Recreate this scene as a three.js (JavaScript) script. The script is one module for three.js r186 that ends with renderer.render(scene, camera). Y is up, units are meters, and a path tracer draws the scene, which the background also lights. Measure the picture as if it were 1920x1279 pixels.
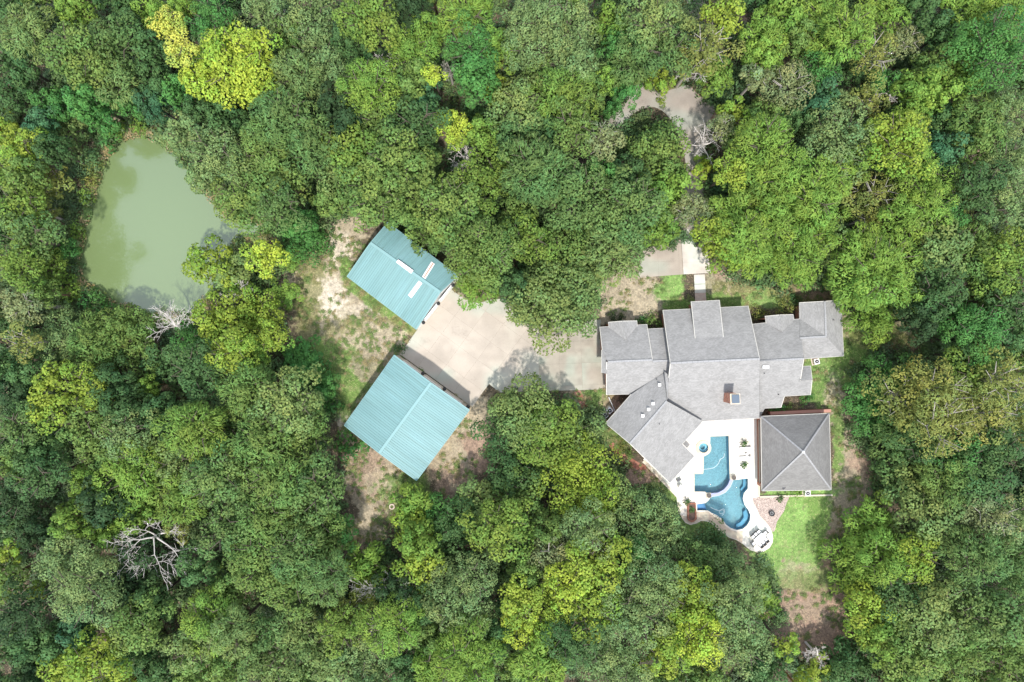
import * as THREE from 'three';
import { mergeGeometries } from 'three/addons/utils/BufferGeometryUtils.js';

// ------------------------------------------------------------------ camera, sky, sun, exposure
const CAM_H = 115, PPM = 11.49;                       // drone height in metres; photo pixels per metre on the ground
const scene = new THREE.Scene();
const camera = new THREE.PerspectiveCamera(2 * Math.atan(639.5 / (PPM * CAM_H)) * 180 / Math.PI, 1024 / 682, 0.5, 1500);
camera.position.set(0, CAM_H, 0); camera.up.set(0, 0, -1); camera.lookAt(0, 0, 0);

function rng(seed) { let a = seed >>> 0; return () => { a = (a + 0x6D2B79F5) >>> 0; let t = a; t = Math.imul(t ^ (t >>> 15), t | 1); t ^= t + Math.imul(t ^ (t >>> 7), t | 61); return ((t ^ (t >>> 14)) >>> 0) / 4294967296; }; }
const NT = 256, noiseTable = (() => { const r = rng(77), a = new Float32Array(NT * NT); for (let i = 0; i < a.length; i++) a[i] = r(); return a; })();
function vnoise(x, y) {
  const xi = Math.floor(x), yi = Math.floor(y), fx = x - xi, fy = y - yi, u = fx * fx * (3 - 2 * fx), v = fy * fy * (3 - 2 * fy);
  const a = (xi & 255), b = ((xi + 1) & 255), c = (yi & 255) * NT, d = ((yi + 1) & 255) * NT;
  const p = noiseTable[c + a], q = noiseTable[c + b], s = noiseTable[d + a], t = noiseTable[d + b];
  return p + (q - p) * u + (s - p) * v + (p - q - s + t) * u * v;
}
function fbm(x, y, n = 4) { let s = 0, a = 0.5, w = 0; for (let i = 0; i < n; i++) { s += a * vnoise(x, y); w += a; a *= 0.5; x = x * 2.03 + 17.3; y = y * 2.03 + 5.1; } return s / w; }
const sstep = (a, b, x) => { const t = Math.min(1, Math.max(0, (x - a) / (b - a))); return t * t * (3 - 2 * t); };

{ // bright, thinly clouded sky
  const w = 512, h = 256, d = new Float32Array(w * h * 4);
  for (let j = 0; j < h; j++) for (let i = 0; i < w; i++) {
    const el = (j + 0.5) / h * Math.PI - Math.PI / 2, az = (i + 0.5) / w * Math.PI * 2, up = Math.max(0, Math.sin(el));
    const cx = Math.cos(el) * Math.cos(az), cz = Math.cos(el) * Math.sin(az), k = 1.6 / (up + 0.35);
    const cl = sstep(0.36, 0.66, fbm(cx * k * 1.6 + 40, cz * k * 1.6 + 40, 5));
    const s = Math.pow(1 - up, 3);
    let c = [0.50 + 0.36 * s, 0.62 + 0.27 * s, 0.83 + 0.1 * s];
    c = c.map((v, q) => (v + ([1.06, 1.06, 1.07][q] - v) * cl * 0.85) * 0.90);
    if (el < 0) c = [0.12, 0.13, 0.09];
    d.set([...c, 1], (j * w + i) * 4);
  }
  const t = new THREE.DataTexture(d, w, h, THREE.RGBAFormat, THREE.FloatType);
  t.mapping = THREE.EquirectangularReflectionMapping; t.magFilter = t.minFilter = THREE.LinearFilter; t.wrapS = THREE.RepeatWrapping; t.needsUpdate = true;
  scene.background = t; scene.environment = t;
}
const sun = new THREE.DirectionalLight(new THREE.Color(1, 0.955, 0.88), 2.85);
sun.position.set(8, 188, 100); sun.target.position.set(0, 0, 0); scene.add(sun, sun.target);
sun.castShadow = true; sun.shadow.radius = 5; sun.shadow.mapSize.set(4096, 4096);
Object.assign(sun.shadow.camera, { left: -120, right: 120, top: 120, bottom: -120, near: 1, far: 420 });
const renderer = new THREE.WebGLRenderer({ antialias: true });
renderer.toneMapping = THREE.LinearToneMapping; renderer.toneMappingExposure = 1.88; renderer.shadowMap.enabled = true;

// ------------------------------------------------------------------ pixel -> world, helpers
const V3 = THREE.Vector3;
const W = (px, py, h = 0) => { const k = (CAM_H - h) / CAM_H / PPM; return new V3((px - 960) * k, h, (py - 639.5) * k); };
const XZ = (list, h = 0) => list.map(([a, b]) => { const p = W(a, b, h); return [p.x, p.z]; });
const lin = (r, g, b) => new THREE.Color().setRGB(r, g, b);
const usedNames = {};
function numbered(n) { const k = usedNames[n] = (usedNames[n] ?? -1) + 1; return k ? `${n}_${String(k).padStart(3, '0')}` : n; }
function shadowed(o) { o.traverse(m => { if (m.isMesh) { m.castShadow = true; m.receiveShadow = true; } }); return o; }
function tag(o, label, category, group, kind) { if (label) o.userData.label = label; if (category) o.userData.category = category; if (group) o.userData.group = group; if (kind) o.userData.kind = kind; return o; }
function thing(name, label, category, pos = [0, 0, 0], turn = 0, group) {
  const g = new THREE.Group(); g.name = numbered(name); g.position.set(...pos); g.rotation.y = turn; scene.add(g); return tag(g, label, category, group);
}
function top(name, geo, mat, label, category, group, kind) { const m = new THREE.Mesh(geo, mat); m.name = numbered(name); shadowed(m); scene.add(m); return tag(m, label, category, group, kind); }
function part(name, geo, mat, parent, label) { const m = new THREE.Mesh(geo, mat); m.name = name; m.castShadow = m.receiveShadow = true; parent.add(m); if (label) m.userData.label = label; return m; }
function geoOf(pos, uv, nor) { const g = new THREE.BufferGeometry(); g.setAttribute('position', new THREE.Float32BufferAttribute(pos, 3)); if (uv) g.setAttribute('uv', new THREE.Float32BufferAttribute(uv, 2)); if (nor) g.setAttribute('normal', new THREE.Float32BufferAttribute(nor, 3)); else g.computeVertexNormals(); return g; }
const v2 = p => new THREE.Vector2(p[0], p[1]);
function area2(o) { let s = 0; for (let i = 0; i < o.length; i++) { const a = o[i], b = o[(i + 1) % o.length]; s += a[0] * b[1] - b[0] * a[1]; } return s / 2; }
// prism over an outline in x,z (with holes), top at y1; no underside is needed on the ground
function prism(outline, y0, y1, holes = [], bottom = false) {
  const out = area2(outline) < 0 ? outline.slice().reverse() : outline.slice(), hs = holes.map(h => area2(h) > 0 ? h.slice().reverse() : h.slice());
  const pos = [], uv = [];
  const all = [out, ...hs].flat(), tri = THREE.ShapeUtils.triangulateShape(out.map(v2), hs.map(h => h.map(v2)));
  const put = (x, y, z, u, v) => { pos.push(x, y, z); uv.push(u, v); };
  for (const t of tri) {
    const [a, b, c] = t.map(i => all[i]);
    const s = (b[0] - a[0]) * (c[1] - a[1]) - (b[1] - a[1]) * (c[0] - a[0]);
    const o = s > 0 ? [a, c, b] : [a, b, c];
    for (const p of o) put(p[0], y1, p[1], p[0], -p[1]);
    if (bottom) for (const p of [o[0], o[2], o[1]]) put(p[0], y0, p[1], p[0], -p[1]);
  }
  if (y1 - y0 > 1e-6) for (const ring of [out, ...hs]) {
    let d = 0;
    for (let i = 0; i < ring.length; i++) {
      const a = ring[i], b = ring[(i + 1) % ring.length], l = Math.hypot(b[0] - a[0], b[1] - a[1]);
      put(a[0], y0, a[1], d, y0); put(a[0], y1, a[1], d, y1); put(b[0], y1, b[1], d + l, y1);
      put(a[0], y0, a[1], d, y0); put(b[0], y1, b[1], d + l, y1); put(b[0], y0, b[1], d + l, y0);
      d += l;
    }
  }
  return geoOf(pos, uv);
}
// walls of a basin, facing inwards
function basinWalls(outline, y0, y1) {
  const o = area2(outline) < 0 ? outline.slice().reverse() : outline, pos = [], uv = []; let d = 0;
  for (let i = 0; i < o.length; i++) { const a = o[i], b = o[(i + 1) % o.length], l = Math.hypot(b[0] - a[0], b[1] - a[1]);
    pos.push(a[0], y0, a[1], b[0], y1, b[1], a[0], y1, a[1], a[0], y0, a[1], b[0], y0, b[1], b[0], y1, b[1]); uv.push(d, y0, d + l, y1, d, y1, d, y0, d + l, y0, d + l, y1); d += l; }
  return geoOf(pos, uv);
}
function planeOf(pts) { const n = new V3().subVectors(pts[1], pts[0]).cross(new V3().subVectors(pts[2], pts[0])).normalize(); if (n.y < 0) n.negate(); return { n, d: n.dot(pts[0]) }; }
const CAM = new V3(0, CAM_H, 0);
// roof corners: [px, py, h]; from the fourth on h may be left out, it then lies in the plane of the first three
function roofPts(list) {
  const fixed = list.filter(p => p[2] !== undefined).slice(0, 3).map(p => W(...p)), pl = planeOf(fixed);
  return list.map(p => { const d = W(p[0], p[1], 0).sub(CAM), t = (pl.d - pl.n.dot(CAM)) / pl.n.dot(d); return CAM.clone().addScaledVector(d, t); });
}
// a sloping slab
function slab(pts, thick = 0.16) {
  const pl = planeOf(pts), u = new V3(0, 1, 0).cross(pl.n); if (u.lengthSq() < 1e-6) u.set(1, 0, 0); u.normalize(); const v = pl.n.clone().cross(u);
  const o = pts.map(p => [p.x, p.z]), tri = THREE.ShapeUtils.triangulateShape(o.map(v2), []), pos = [], uv = [];
  const put = (p, dn) => { pos.push(p.x, p.y - dn, p.z); uv.push(p.dot(u), p.dot(v)); };
  for (const t of tri) {
    const [a, b, c] = t.map(i => pts[i]), s = (b.x - a.x) * (c.z - a.z) - (b.z - a.z) * (c.x - a.x), q = s > 0 ? [a, c, b] : [a, b, c];
    q.forEach(p => put(p, 0)); [q[0], q[2], q[1]].forEach(p => put(p, thick));
  }
  const ring = area2(o) < 0 ? pts.slice().reverse() : pts;
  for (let i = 0; i < ring.length; i++) { const a = ring[i], b = ring[(i + 1) % ring.length]; put(a, thick); put(a, 0); put(b, 0); put(a, thick); put(b, 0); put(b, thick); }
  return geoOf(pos, uv);
}
// bar with a box section between two points
function bar(a, b, w, h, lift = 0) {
  const d = new V3().subVectors(b, a), l = d.length(), g = new THREE.BoxGeometry(w, h, l);
  const m = new THREE.Matrix4().lookAt(a, b, Math.abs(d.y) / l > 0.95 ? new V3(1, 0, 0) : new V3(0, 1, 0));
  g.applyMatrix4(m); g.translate((a.x + b.x) / 2, (a.y + b.y) / 2 + lift, (a.z + b.z) / 2); return g;
}
function box(w, h, d, x = 0, y = 0, z = 0, ry = 0) { const g = new THREE.BoxGeometry(w, h, d); if (ry) g.rotateY(ry); g.translate(x, y, z); return g; }
// upright wall slab under a list of top points (from x,z to x,z with heights), down to y0
function uprightWall(pts, y0, thick, inward) {
  const n = inward.clone().setY(0).normalize().multiplyScalar(thick), pos = [], uv = [];
  const quad = (a, b, c, d) => { for (const p of [a, b, c, a, c, d]) { pos.push(p.x, p.y, p.z); uv.push(Math.hypot(p.x - pts[0].x, p.z - pts[0].z), p.y); } };
  for (let i = 0; i + 1 < pts.length; i++) {
    const a = pts[i], b = pts[i + 1], a0 = a.clone().setY(y0), b0 = b.clone().setY(y0), ai = a.clone().add(n), bi = b.clone().add(n);
    quad(a0, b0, b, a); quad(a0.clone().add(n), ai, bi, b0.clone().add(n)); quad(a, b, bi, ai);
    if (i === 0) quad(a0, a, ai, a0.clone().add(n)); if (i + 2 === pts.length) quad(b0, b0.clone().add(n), bi, b);
  }
  return geoOf(pos, uv);
}

// ------------------------------------------------------------------ textures
function tex(w, h, f, srgb = true) {
  const d = new Uint8Array(w * h * 4);
  for (let j = 0; j < h; j++) for (let i = 0; i < w; i++) { const c = f(i, j); const k = (j * w + i) * 4; d[k] = Math.max(0, Math.min(255, c[0])); d[k + 1] = Math.max(0, Math.min(255, c[1])); d[k + 2] = Math.max(0, Math.min(255, c[2])); d[k + 3] = 255; }
  const t = new THREE.DataTexture(d, w, h); t.magFilter = THREE.LinearFilter; t.minFilter = THREE.LinearMipmapLinearFilter; t.generateMipmaps = true; t.wrapS = t.wrapT = THREE.RepeatWrapping; if (srgb) t.colorSpace = THREE.SRGBColorSpace; t.needsUpdate = true; return t;
}
function every(t, m) { const c = t.clone(); c.repeat.set(1 / m, 1 / m); c.needsUpdate = true; return c; }
// noise that closes on itself over n cells
const wrapn = (x, y, n) => { const f = (a, b) => vnoise(a, b); const u = x / n, v = y / n; return f(x, y) * (1 - u) * (1 - v) + f(x - n, y) * u * (1 - v) + f(x, y - n) * (1 - u) * v + f(x - n, y - n) * u * v; };
const grainTex = tex(512, 512, (i, j) => { const n = 0.5 * wrapn(i / 4, j / 4, 128) + 0.3 * wrapn(i / 16 + 3, j / 16, 32) + 0.2 * noiseTable[((j & 255) * 256 + (i & 255))]; const v = 255 * n; return [v, v, v]; }, false);
const concreteTex = tex(1024, 1024, (i, j) => {
  const a = wrapn(i / 128, j / 128, 8), b = wrapn(i / 48 + 0, j / 48, 1024 / 48), c = wrapn(i / 8, j / 8, 128), d = noiseTable[((j * 7 & 255) * 256 + (i * 3 & 255))];
  const t = 0.89 + 0.13 * (a - 0.5) + 0.09 * (b - 0.5) + 0.03 * (c - 0.5) + 0.05 * (d - 0.5);
  const g = sstep(0.35, 0.8, wrapn(i / 146.29, j / 146.29, 7));
  const st = sstep(0.55, 0.95, 0.6 * wrapn(i / 70, j / 70, 1024 / 70) + 0.4 * c) * 0.10;
  return [255 * (t - st) * (1 - 0.045 * g), 255 * (t - st) * (0.955 + 0.02 * g), 255 * (t - st) * (0.905 + 0.02 * g)];
});
const shingleTex = tex(1024, 1024, (i, j) => {            // 7.17 m square, courses of 0.14 m
  const row = Math.floor(j / 20), inr = (j % 20) / 20, off = noiseTable[row * 37 & 65535] * 60, tab = Math.floor(((i + off) % 1024) / 42.67);
  const tone = noiseTable[(row * 131 + tab * 17) & 65535], g = noiseTable[((j & 255) * 256 + (i & 255))], big = wrapn(i / 100, j / 100, 10.24);
  let v = 0.84 + 0.09 * (tone - 0.5) + 0.17 * (g - 0.5) + 0.09 * (big - 0.5); if (inr < 0.12) v -= 0.07;
  return [255 * v, 255 * v, 255 * v * 1.005];
});
const shingleBump = tex(512, 512, (i, j) => { const inr = (j % 10) / 10; const v = 255 * (0.35 + 0.5 * (1 - inr)); return [v, v, v]; }, false);
const metalTex = tex(512, 512, (i, j) => {               // faded coating: streaks that run down the slope
  const col = wrapn(i / 6, 3.5, 512 / 6), wide = wrapn(i / 64, j / 170.67, 8), run = wrapn(i / 9.14, j / 102.4, 56), sp = noiseTable[((j & 255) * 256 + (i & 255))];
  const v = 0.90 + 0.07 * (col - 0.5) + 0.12 * (wide - 0.5) + 0.07 * (run - 0.5) + 0.04 * (sp - 0.5);
  return [255 * (v + 0.04 * (wide - 0.5)), 255 * v, 255 * (v + 0.02 * (run - 0.5))];
});
const brickTex = tex(512, 512, (i, j) => {                 // 2 m square, courses too fine to tell apart from the air
  const row = Math.floor(j / 19.7), x = i + (row % 2) * 28, bi = Math.floor(x / 56.9), ed = (j % 19.7) < 2.5 || (x % 56.9) < 2.5, n = noiseTable[(row * 59 + bi * 13) & 65535];
  return ed ? [196, 186, 172] : [150 + 50 * n, 92 + 34 * n, 74 + 26 * n];
});

// ------------------------------------------------------------------ materials
const std = (o) => new THREE.MeshStandardMaterial({ roughness: 0.9, metalness: 0, ...o });
const MAT = {
  drive: std({ color: lin(0.56, 0.54, 0.515), map: every(concreteTex, 23), bumpMap: every(grainTex, 3), bumpScale: 0.004 }),
  driveB: std({ color: lin(0.545, 0.525, 0.50), map: every(concreteTex, 19), bumpMap: every(grainTex, 3), bumpScale: 0.004 }),
  driveEast: std({ color: lin(0.43, 0.425, 0.395), map: every(concreteTex, 11), bumpMap: every(grainTex, 3), bumpScale: 0.004 }),
  driveEastB: std({ color: lin(0.45, 0.44, 0.41), map: every(concreteTex, 13), bumpMap: every(grainTex, 3), bumpScale: 0.004 }),
  driveOld: std({ color: lin(0.47, 0.445, 0.42), map: every(concreteTex, 17), bumpMap: every(grainTex, 3), bumpScale: 0.004 }),
  walk: std({ color: lin(0.70, 0.70, 0.70), map: every(concreteTex, 13) }),
  deck: std({ color: lin(0.96, 0.95, 0.94), map: every(concreteTex, 31), bumpMap: every(grainTex, 3), bumpScale: 0.003, roughness: 0.8 }),
  coping: std({ color: lin(0.78, 0.75, 0.68), map: every(concreteTex, 7) }),
  asphalt: std({ color: lin(0.40, 0.385, 0.375), map: every(concreteTex, 21), bumpMap: every(grainTex, 2), bumpScale: 0.01 }),
  shingleOld: std({ color: lin(0.295, 0.288, 0.278), map: every(shingleTex, 7.17), bumpMap: every(shingleBump, 7.17), bumpScale: 0.03, roughness: 0.95 }),
  siding: std({ color: lin(0.22, 0.215, 0.21) }),
  shingle: std({ color: lin(0.385, 0.378, 0.368), map: every(shingleTex, 7.17), bumpMap: every(shingleBump, 7.17), bumpScale: 0.005, roughness: 0.95 }),
  ridge: std({ color: lin(0.42, 0.42, 0.425), map: every(shingleTex, 3.1) }),
  fascia: std({ color: lin(0.60, 0.575, 0.52), roughness: 0.6 }),
  brick: std({ map: every(brickTex, 2), color: lin(0.95, 0.95, 0.95) }),
  redbrick: std({ color: lin(0.34, 0.15, 0.11), map: every(concreteTex, 3) }),
  teal: std({ color: lin(0.19, 0.35, 0.36), map: every(metalTex, 19), roughness: 0.6, metalness: 0.0 }),
  tealTrim: std({ color: lin(0.18, 0.32, 0.33), roughness: 0.6 }),
  tanMetal: std({ color: lin(0.50, 0.44, 0.37), roughness: 0.6 }),
  whiteMetal: std({ color: lin(0.78, 0.78, 0.77), roughness: 0.5 }),
  skylight: std({ color: lin(0.80, 0.76, 0.76), roughness: 0.35 }),
  rust: std({ color: lin(0.40, 0.18, 0.09), roughness: 0.9 }),
  dark: std({ color: lin(0.03, 0.03, 0.032), roughness: 0.5 }),
  darkMetal: std({ color: lin(0.06, 0.06, 0.065), roughness: 0.45, metalness: 0.5 }),
  glassDark: std({ color: lin(0.03, 0.045, 0.055), roughness: 0.08 }),
  slateCap: std({ color: lin(0.10, 0.13, 0.17), roughness: 0.4, metalness: 0.4 }),
  cushion: std({ color: lin(0.82, 0.82, 0.81), roughness: 0.95 }),
  tableTop: std({ color: lin(0.58, 0.58, 0.585), roughness: 0.3 }),
  pot: std({ color: lin(0.10, 0.085, 0.075), roughness: 0.7 }),
  tile: std({ color: lin(0.36, 0.52, 0.575), roughness: 0.4, map: every(grainTex, 5) }),
  poolWall: std({ color: lin(0.16, 0.31, 0.42), roughness: 0.4 }),
  spillTile: std({ color: lin(0.30, 0.32, 0.50), roughness: 0.3 }),
  gravel: std({ color: lin(1, 1, 1), bumpMap: every(grainTex, 1.2), bumpScale: 0.05 }),
  bark: std({ color: lin(0.11, 0.09, 0.07), bumpMap: every(grainTex, 1), bumpScale: 0.02 }),
  paleBark: std({ color: lin(0.34, 0.31, 0.28), roughness: 0.95 }),
  greyBark: std({ color: lin(0.56, 0.52, 0.49), roughness: 0.95 }),
  soil: std({ color: lin(0.13, 0.08, 0.06), bumpMap: every(grainTex, 1), bumpScale: 0.03 }),
  poolWater: new THREE.MeshPhysicalMaterial({ color: lin(0.72, 0.93, 0.97), transmission: 1, thickness: 0, roughness: 0.04, ior: 1.33, bumpMap: every(grainTex, 3.3), bumpScale: 0.02 }),
  pond: new THREE.MeshPhysicalMaterial({ color: lin(0.15, 0.205, 0.088), roughness: 0.06, ior: 1.75, clearcoat: 1, clearcoatRoughness: 0.03, bumpMap: every(grainTex, 14), bumpScale: 0.015 }),
};
MAT.gravel.map = every(tex(512, 512, (i, j) => { const n = noiseTable[(((j >> 2) & 255) * 256 + ((i >> 2) & 255))], m = noiseTable[((j & 255) * 256 + (i & 255))]; const v = 0.52 + 0.42 * n + 0.14 * (m - 0.5); return [235 * v, 212 * v, 200 * v]; }), 9);

// ------------------------------------------------------------------ outlines in photo pixels
const POND = [[245,246],[262,240],[285,246],[305,262],[330,285],[355,310],[385,345],[410,375],[428,400],[455,408],[480,405],[500,420],[503,442],[480,452],[455,450],[438,470],[430,500],[420,540],[395,560],[378,590],[345,598],[315,600],[285,598],[258,590],[230,580],[200,570],[172,550],[153,537],[140,522],[139,490],[146,455],[153,420],[162,385],[172,350],[183,313],[198,280],[222,254]];
const YARD = [[545,470],[575,445],[620,425],[700,425],[726,415],[860,515],[950,560],[965,610],[1125,610],[1140,560],[1195,525],[1205,470],[1330,470],[1345,525],[1420,555],[1500,548],[1560,538],[1600,590],[1650,640],[1720,590],[1735,610],[1725,650],[1620,655],[1585,740],[1575,830],[1650,870],[1605,960],[1570,1050],[1570,1110],[1600,1210],[1520,1235],[1470,1120],[1440,1050],[1350,1010],[1285,985],[1240,930],[1180,890],[1145,830],[1135,770],[1050,735],[930,740],[900,830],[925,900],[850,930],[800,940],[740,960],[725,1010],[690,1035],[655,1050],[650,900],[630,830],[640,760],[620,700],[550,660],[535,600],[545,540]];
const COURT = [[1203,148],[1190,163],[1168,190],[1138,217],[1153,243],[1173,226],[1200,206],[1227,201],[1248,213],[1262,232],[1285,300],[1282,432],[1312,432],[1318,300],[1322,245],[1345,190],[1315,183],[1290,160],[1265,166],[1233,172]];
const inside = (p, poly) => { let c = false; for (let i = 0, j = poly.length - 1; i < poly.length; j = i++) { const a = poly[i], b = poly[j]; if ((a[1] > p[1]) !== (b[1] > p[1]) && p[0] < (b[0] - a[0]) * (p[1] - a[1]) / (b[1] - a[1]) + a[0]) c = !c; } return c; };
function smoothLoop(list, n = 4) { const c = new THREE.CatmullRomCurve3(list.map(p => new V3(p[0], 0, p[1])), true, 'centripetal'); return c.getPoints(list.length * n).slice(0, -1).map(p => [p.x, p.z]); }

const DECK = [[1206,862],[1250,800],[1300,770],[1424,775],[1424,931],[1411,934],[1412,942],[1419,955],[1425,968],[1435,978],[1445,991],[1449,1004],[1448.5,1017],[1443,1027],[1432,1034],[1421,1036],[1406,1031],[1393,1020],[1380,1012],[1367,1008],[1357,1001],[1347,994],[1339,985],[1328,978],[1315,976],[1306,981],[1294,984],[1285,980],[1278,971],[1274,962],[1270,931],[1250,909],[1228,888]];
const POOL_A = [[1331.5,818],[1365.7,816.5],[1368,889],[1368.4,899],[1364.5,909],[1356.5,918],[1346,923.6],[1332.6,925],[1322,922.5],[1301.6,922],[1301.6,888],[1318,888],[1319,856],[1326,852.6],[1331,846]];
const POOL_B = [[1375,900],[1402,897],[1402,916],[1394.6,925],[1392.6,935],[1396,947],[1403,956],[1407,966],[1405.5,976.5],[1400.5,985],[1393,991.5],[1381.5,993.7],[1370,990],[1360.7,983],[1354,973.5],[1344,966],[1334.6,962],[1327,957],[1307,957],[1306.6,945.5],[1323,943],[1329,937.5],[1332,931.5],[1347,929.5],[1360,923.5],[1369,913.5]];

// ------------------------------------------------------------------ ground sheet
{
  const TW = 2048, TH = 1366, MW = 178.2, MH = MW * TH / TW;      // metres covered by the texture
  const P = { litter: [0.10, 0.078, 0.050], sand: [0.60, 0.525, 0.42], dry: [0.33, 0.275, 0.19], straw: [0.42, 0.355, 0.25], grass: [0.14, 0.235, 0.05], lawn: [0.20, 0.335, 0.085], dark: [0.14, 0.235, 0.05], brown: [0.34, 0.23, 0.17], olive: [0.19, 0.19, 0.065] };
  // px, py, rx, ry, kind, strength, softness
  const Z = [
    [640,560,115,130,'dry',1], [690,650,80,60,'dry',1], [640,700,50,70,'grass',.8], [600,600,60,60,'olive',.7], [605,545,55,70,'straw',.9], [640,440,50,45,'straw',.9], [590,440,30,25,'olive',.8],
    [618,562,30,26,'sand',1], [603,545,42,30,'sand',.75], [640,468,26,34,'sand',.7], [665,585,60,14,'sand',.5], [655,775,24,60,'straw',.9], [660,800,26,30,'sand',.65],
    [648,505,14,26,'grass',1], ...Array.from({ length: 13 }, (_, k) => [655 + k * 10, 532 + k * 7.6, 13, 10, k % 3 ? 'grass' : 'olive', .9]), [660,690,70,32,'grass',.9], [605,668,60,30,'grass',.85], [690,700,30,24,'grass',.7], [590,500,26,30,'olive',.8], [700,610,60,20,'olive',.6], [575,560,26,60,'olive',.8], [640,720,34,40,'grass',.8], [620,665,40,30,'dark',.5], [650,740,22,40,'grass',.9], [715,640,55,30,'straw',.8], [700,680,40,34,'dry',.8],
    [840,830,80,90,'dry',1], [870,800,40,60,'straw',.8], [905,850,34,50,'brown',.9], [700,900,60,70,'dry',.9], [690,890,34,50,'brown',.6], [735,905,40,30,'straw',.6], [765,930,55,36,'grass',.9], [760,905,40,14,'dark',.6], [690,1000,34,60,'straw',.8], [680,1030,30,30,'brown',.5], [850,905,40,40,'brown',.7], [870,930,30,30,'dry',.8],
    [885,555,26,18,'olive',1], [870,530,14,30,'straw',.8],
    [1190,560,62,50,'straw',1], [1160,590,40,22,'straw',.9], [1215,580,25,18,'straw',.7], [1262,545,28,40,'lawn',1], [1275,575,36,20,'grass',1], [1335,545,12,30,'grass',1], [1365,535,46,28,'straw',.8], [1400,548,50,30,'olive',.9], [1440,560,40,20,'lawn',.8], [1360,565,40,14,'grass',.9], [1490,550,60,18,'olive',.8], [1530,545,40,14,'brown',.8], [1355,507,20,14,'brown',.6],
    [1545,700,40,55,'lawn',.85], [1535,735,30,30,'grass',.8], [1600,640,50,60,'dark',1], [1620,620,40,40,'olive',.7], [1690,615,55,40,'olive',.9], [1700,612,26,18,'straw',.5], [1590,600,16,30,'straw',.7], [1565,760,20,50,'straw',.8], [1600,690,30,40,'dark',.8], [1590,850,34,60,'dry',1], [1572,850,14,90,'grass',.9], [1620,870,40,40,'brown',.7], [1590,920,40,50,'dry',.9],
    [1500,1000,85,110,'lawn',1], [1540,950,40,40,'grass',.8], [1470,1060,50,50,'lawn',.9], [1545,1010,26,60,'grass',.9], [1500,1085,40,30,'straw',.55], [1575,990,22,110,'dry',1], [1565,1050,20,60,'brown',.7], [1532,1150,95,72,'brown',1], [1520,1170,50,40,'dry',.45], [1540,1205,60,40,'brown',.9], [1500,1090,60,18,'grass',.6], [1530,1088,24,20,'dark',.5],
    [1490,924,80,12,'lawn',1],
    [1215,915,45,40,'brown',1], [1225,935,40,28,'dark',.8], [1250,960,40,40,'grass',.8], [1300,995,50,26,'dark',.9], [1312,1003,9,12,'brown',1], [1330,1010,60,26,'dark',.8],
    [1115,760,40,36,'grass',.9], [1075,755,20,26,'dry',.7], [1150,770,26,30,'brown',.7], [1150,820,30,30,'dark',.7],
    [1330,210,50,50,'brown',1], [1160,285,40,30,'brown',.8], [1240,150,60,20,'olive',.8], [1275,10,20,20,'olive',1], [1390,10,10,50,'brown',1],
    [228,232,26,16,'straw',.9], [180,300,16,40,'dry',.7], [130,555,40,20,'olive',.8], [850,1130,40,60,'brown',.7], [1020,440,20,30,'brown',1], [480,470,40,14,'brown',.8], [530,460,30,20,'brown',.7],
  ];
  const base = P.litter, kx = TW / MW;
  const zz = Z.map(([x, y, rx, ry, k, s]) => ({ x, y, rx: rx * 1.12, ry: ry * 1.12, c: P[k], s }));
  const grid = new Map(), cell = 32;
  for (const z of zz) for (let gx = Math.floor((z.x - z.rx * 1.5) / cell); gx <= (z.x + z.rx * 1.5) / cell; gx++) for (let gy = Math.floor((z.y - z.ry * 1.5) / cell); gy <= (z.y + z.ry * 1.5) / cell; gy++) { const k = gx * 1000 + gy; if (!grid.has(k)) grid.set(k, []); grid.get(k).push(z); }
  const enc = v => 255 * Math.pow(Math.max(0, v), 1 / 2.2);
  const t = tex(TW, TH, (i, j) => {
    const mx = i / kx - MW / 2, mz = -(j / kx - MH / 2), px = mx * PPM + 960, py = mz * PPM + 639.5;   // row 0 is the bottom of the sheet
    let r = base[0], g = base[1], b = base[2];
    const w1 = fbm(mx * 0.25 + 90, mz * 0.25 + 90, 4), w2 = fbm(mx * 1.7 + 30, mz * 1.7 + 50, 3);
    for (const z of grid.get(Math.floor(px / cell) * 1000 + Math.floor(py / cell)) ?? []) {
      const d = Math.hypot((px - z.x) / z.rx, (py - z.y) / z.ry) + (w1 - 0.5) * 1.1 + (w2 - 0.5) * 0.75, k = z.s * (1 - sstep(0.72, 1.08, d));
      r += (z.c[0] - r) * k; g += (z.c[1] - g) * k; b += (z.c[2] - b) * k;
    }
    const f = fbm(mx * 3.1, mz * 3.1, 2), sp = noiseTable[((j * 5 + (i >> 8)) & 255) * 256 + (i & 255)], sp2 = vnoise(mx * 6 + 200, mz * 6 + 77);
    let m = 0.62 + 0.5 * f + 0.36 * (sp - 0.5) + 0.34 * (sp2 - 0.5) + 0.5 * (w1 - 0.5);
    const dry = sstep(0.68, 0.86, fbm(mx * 0.9 + 7, mz * 0.9 + 3, 3)) * 0.5;
    r += (0.36 - r) * dry * 0.6; g += (0.30 - g) * dry * 0.6; b += (0.17 - b) * dry * 0.6;
    if (sp > 0.955) { r = r * 0.4 + 0.36; g = g * 0.4 + 0.27; b = b * 0.4 + 0.17; }        // pale fallen leaves
    return [enc(r * m), enc(g * m), enc(b * m)];
  });
  t.wrapS = t.wrapT = THREE.MirroredRepeatWrapping; t.repeat.set(1 / MW, 1 / MH); t.offset.set(0.5, 0.5);
  const s = 260, big = [[-s, -s], [s, -s], [s, s], [-s, s]];
  const spa = []; for (let a = 0; a < 20; a++) { const c = W(1318.6, 839.7); spa.push([c.x + 0.76 * Math.cos(a * 0.31416), c.z + 0.76 * Math.sin(a * 0.31416)]); }
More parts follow.
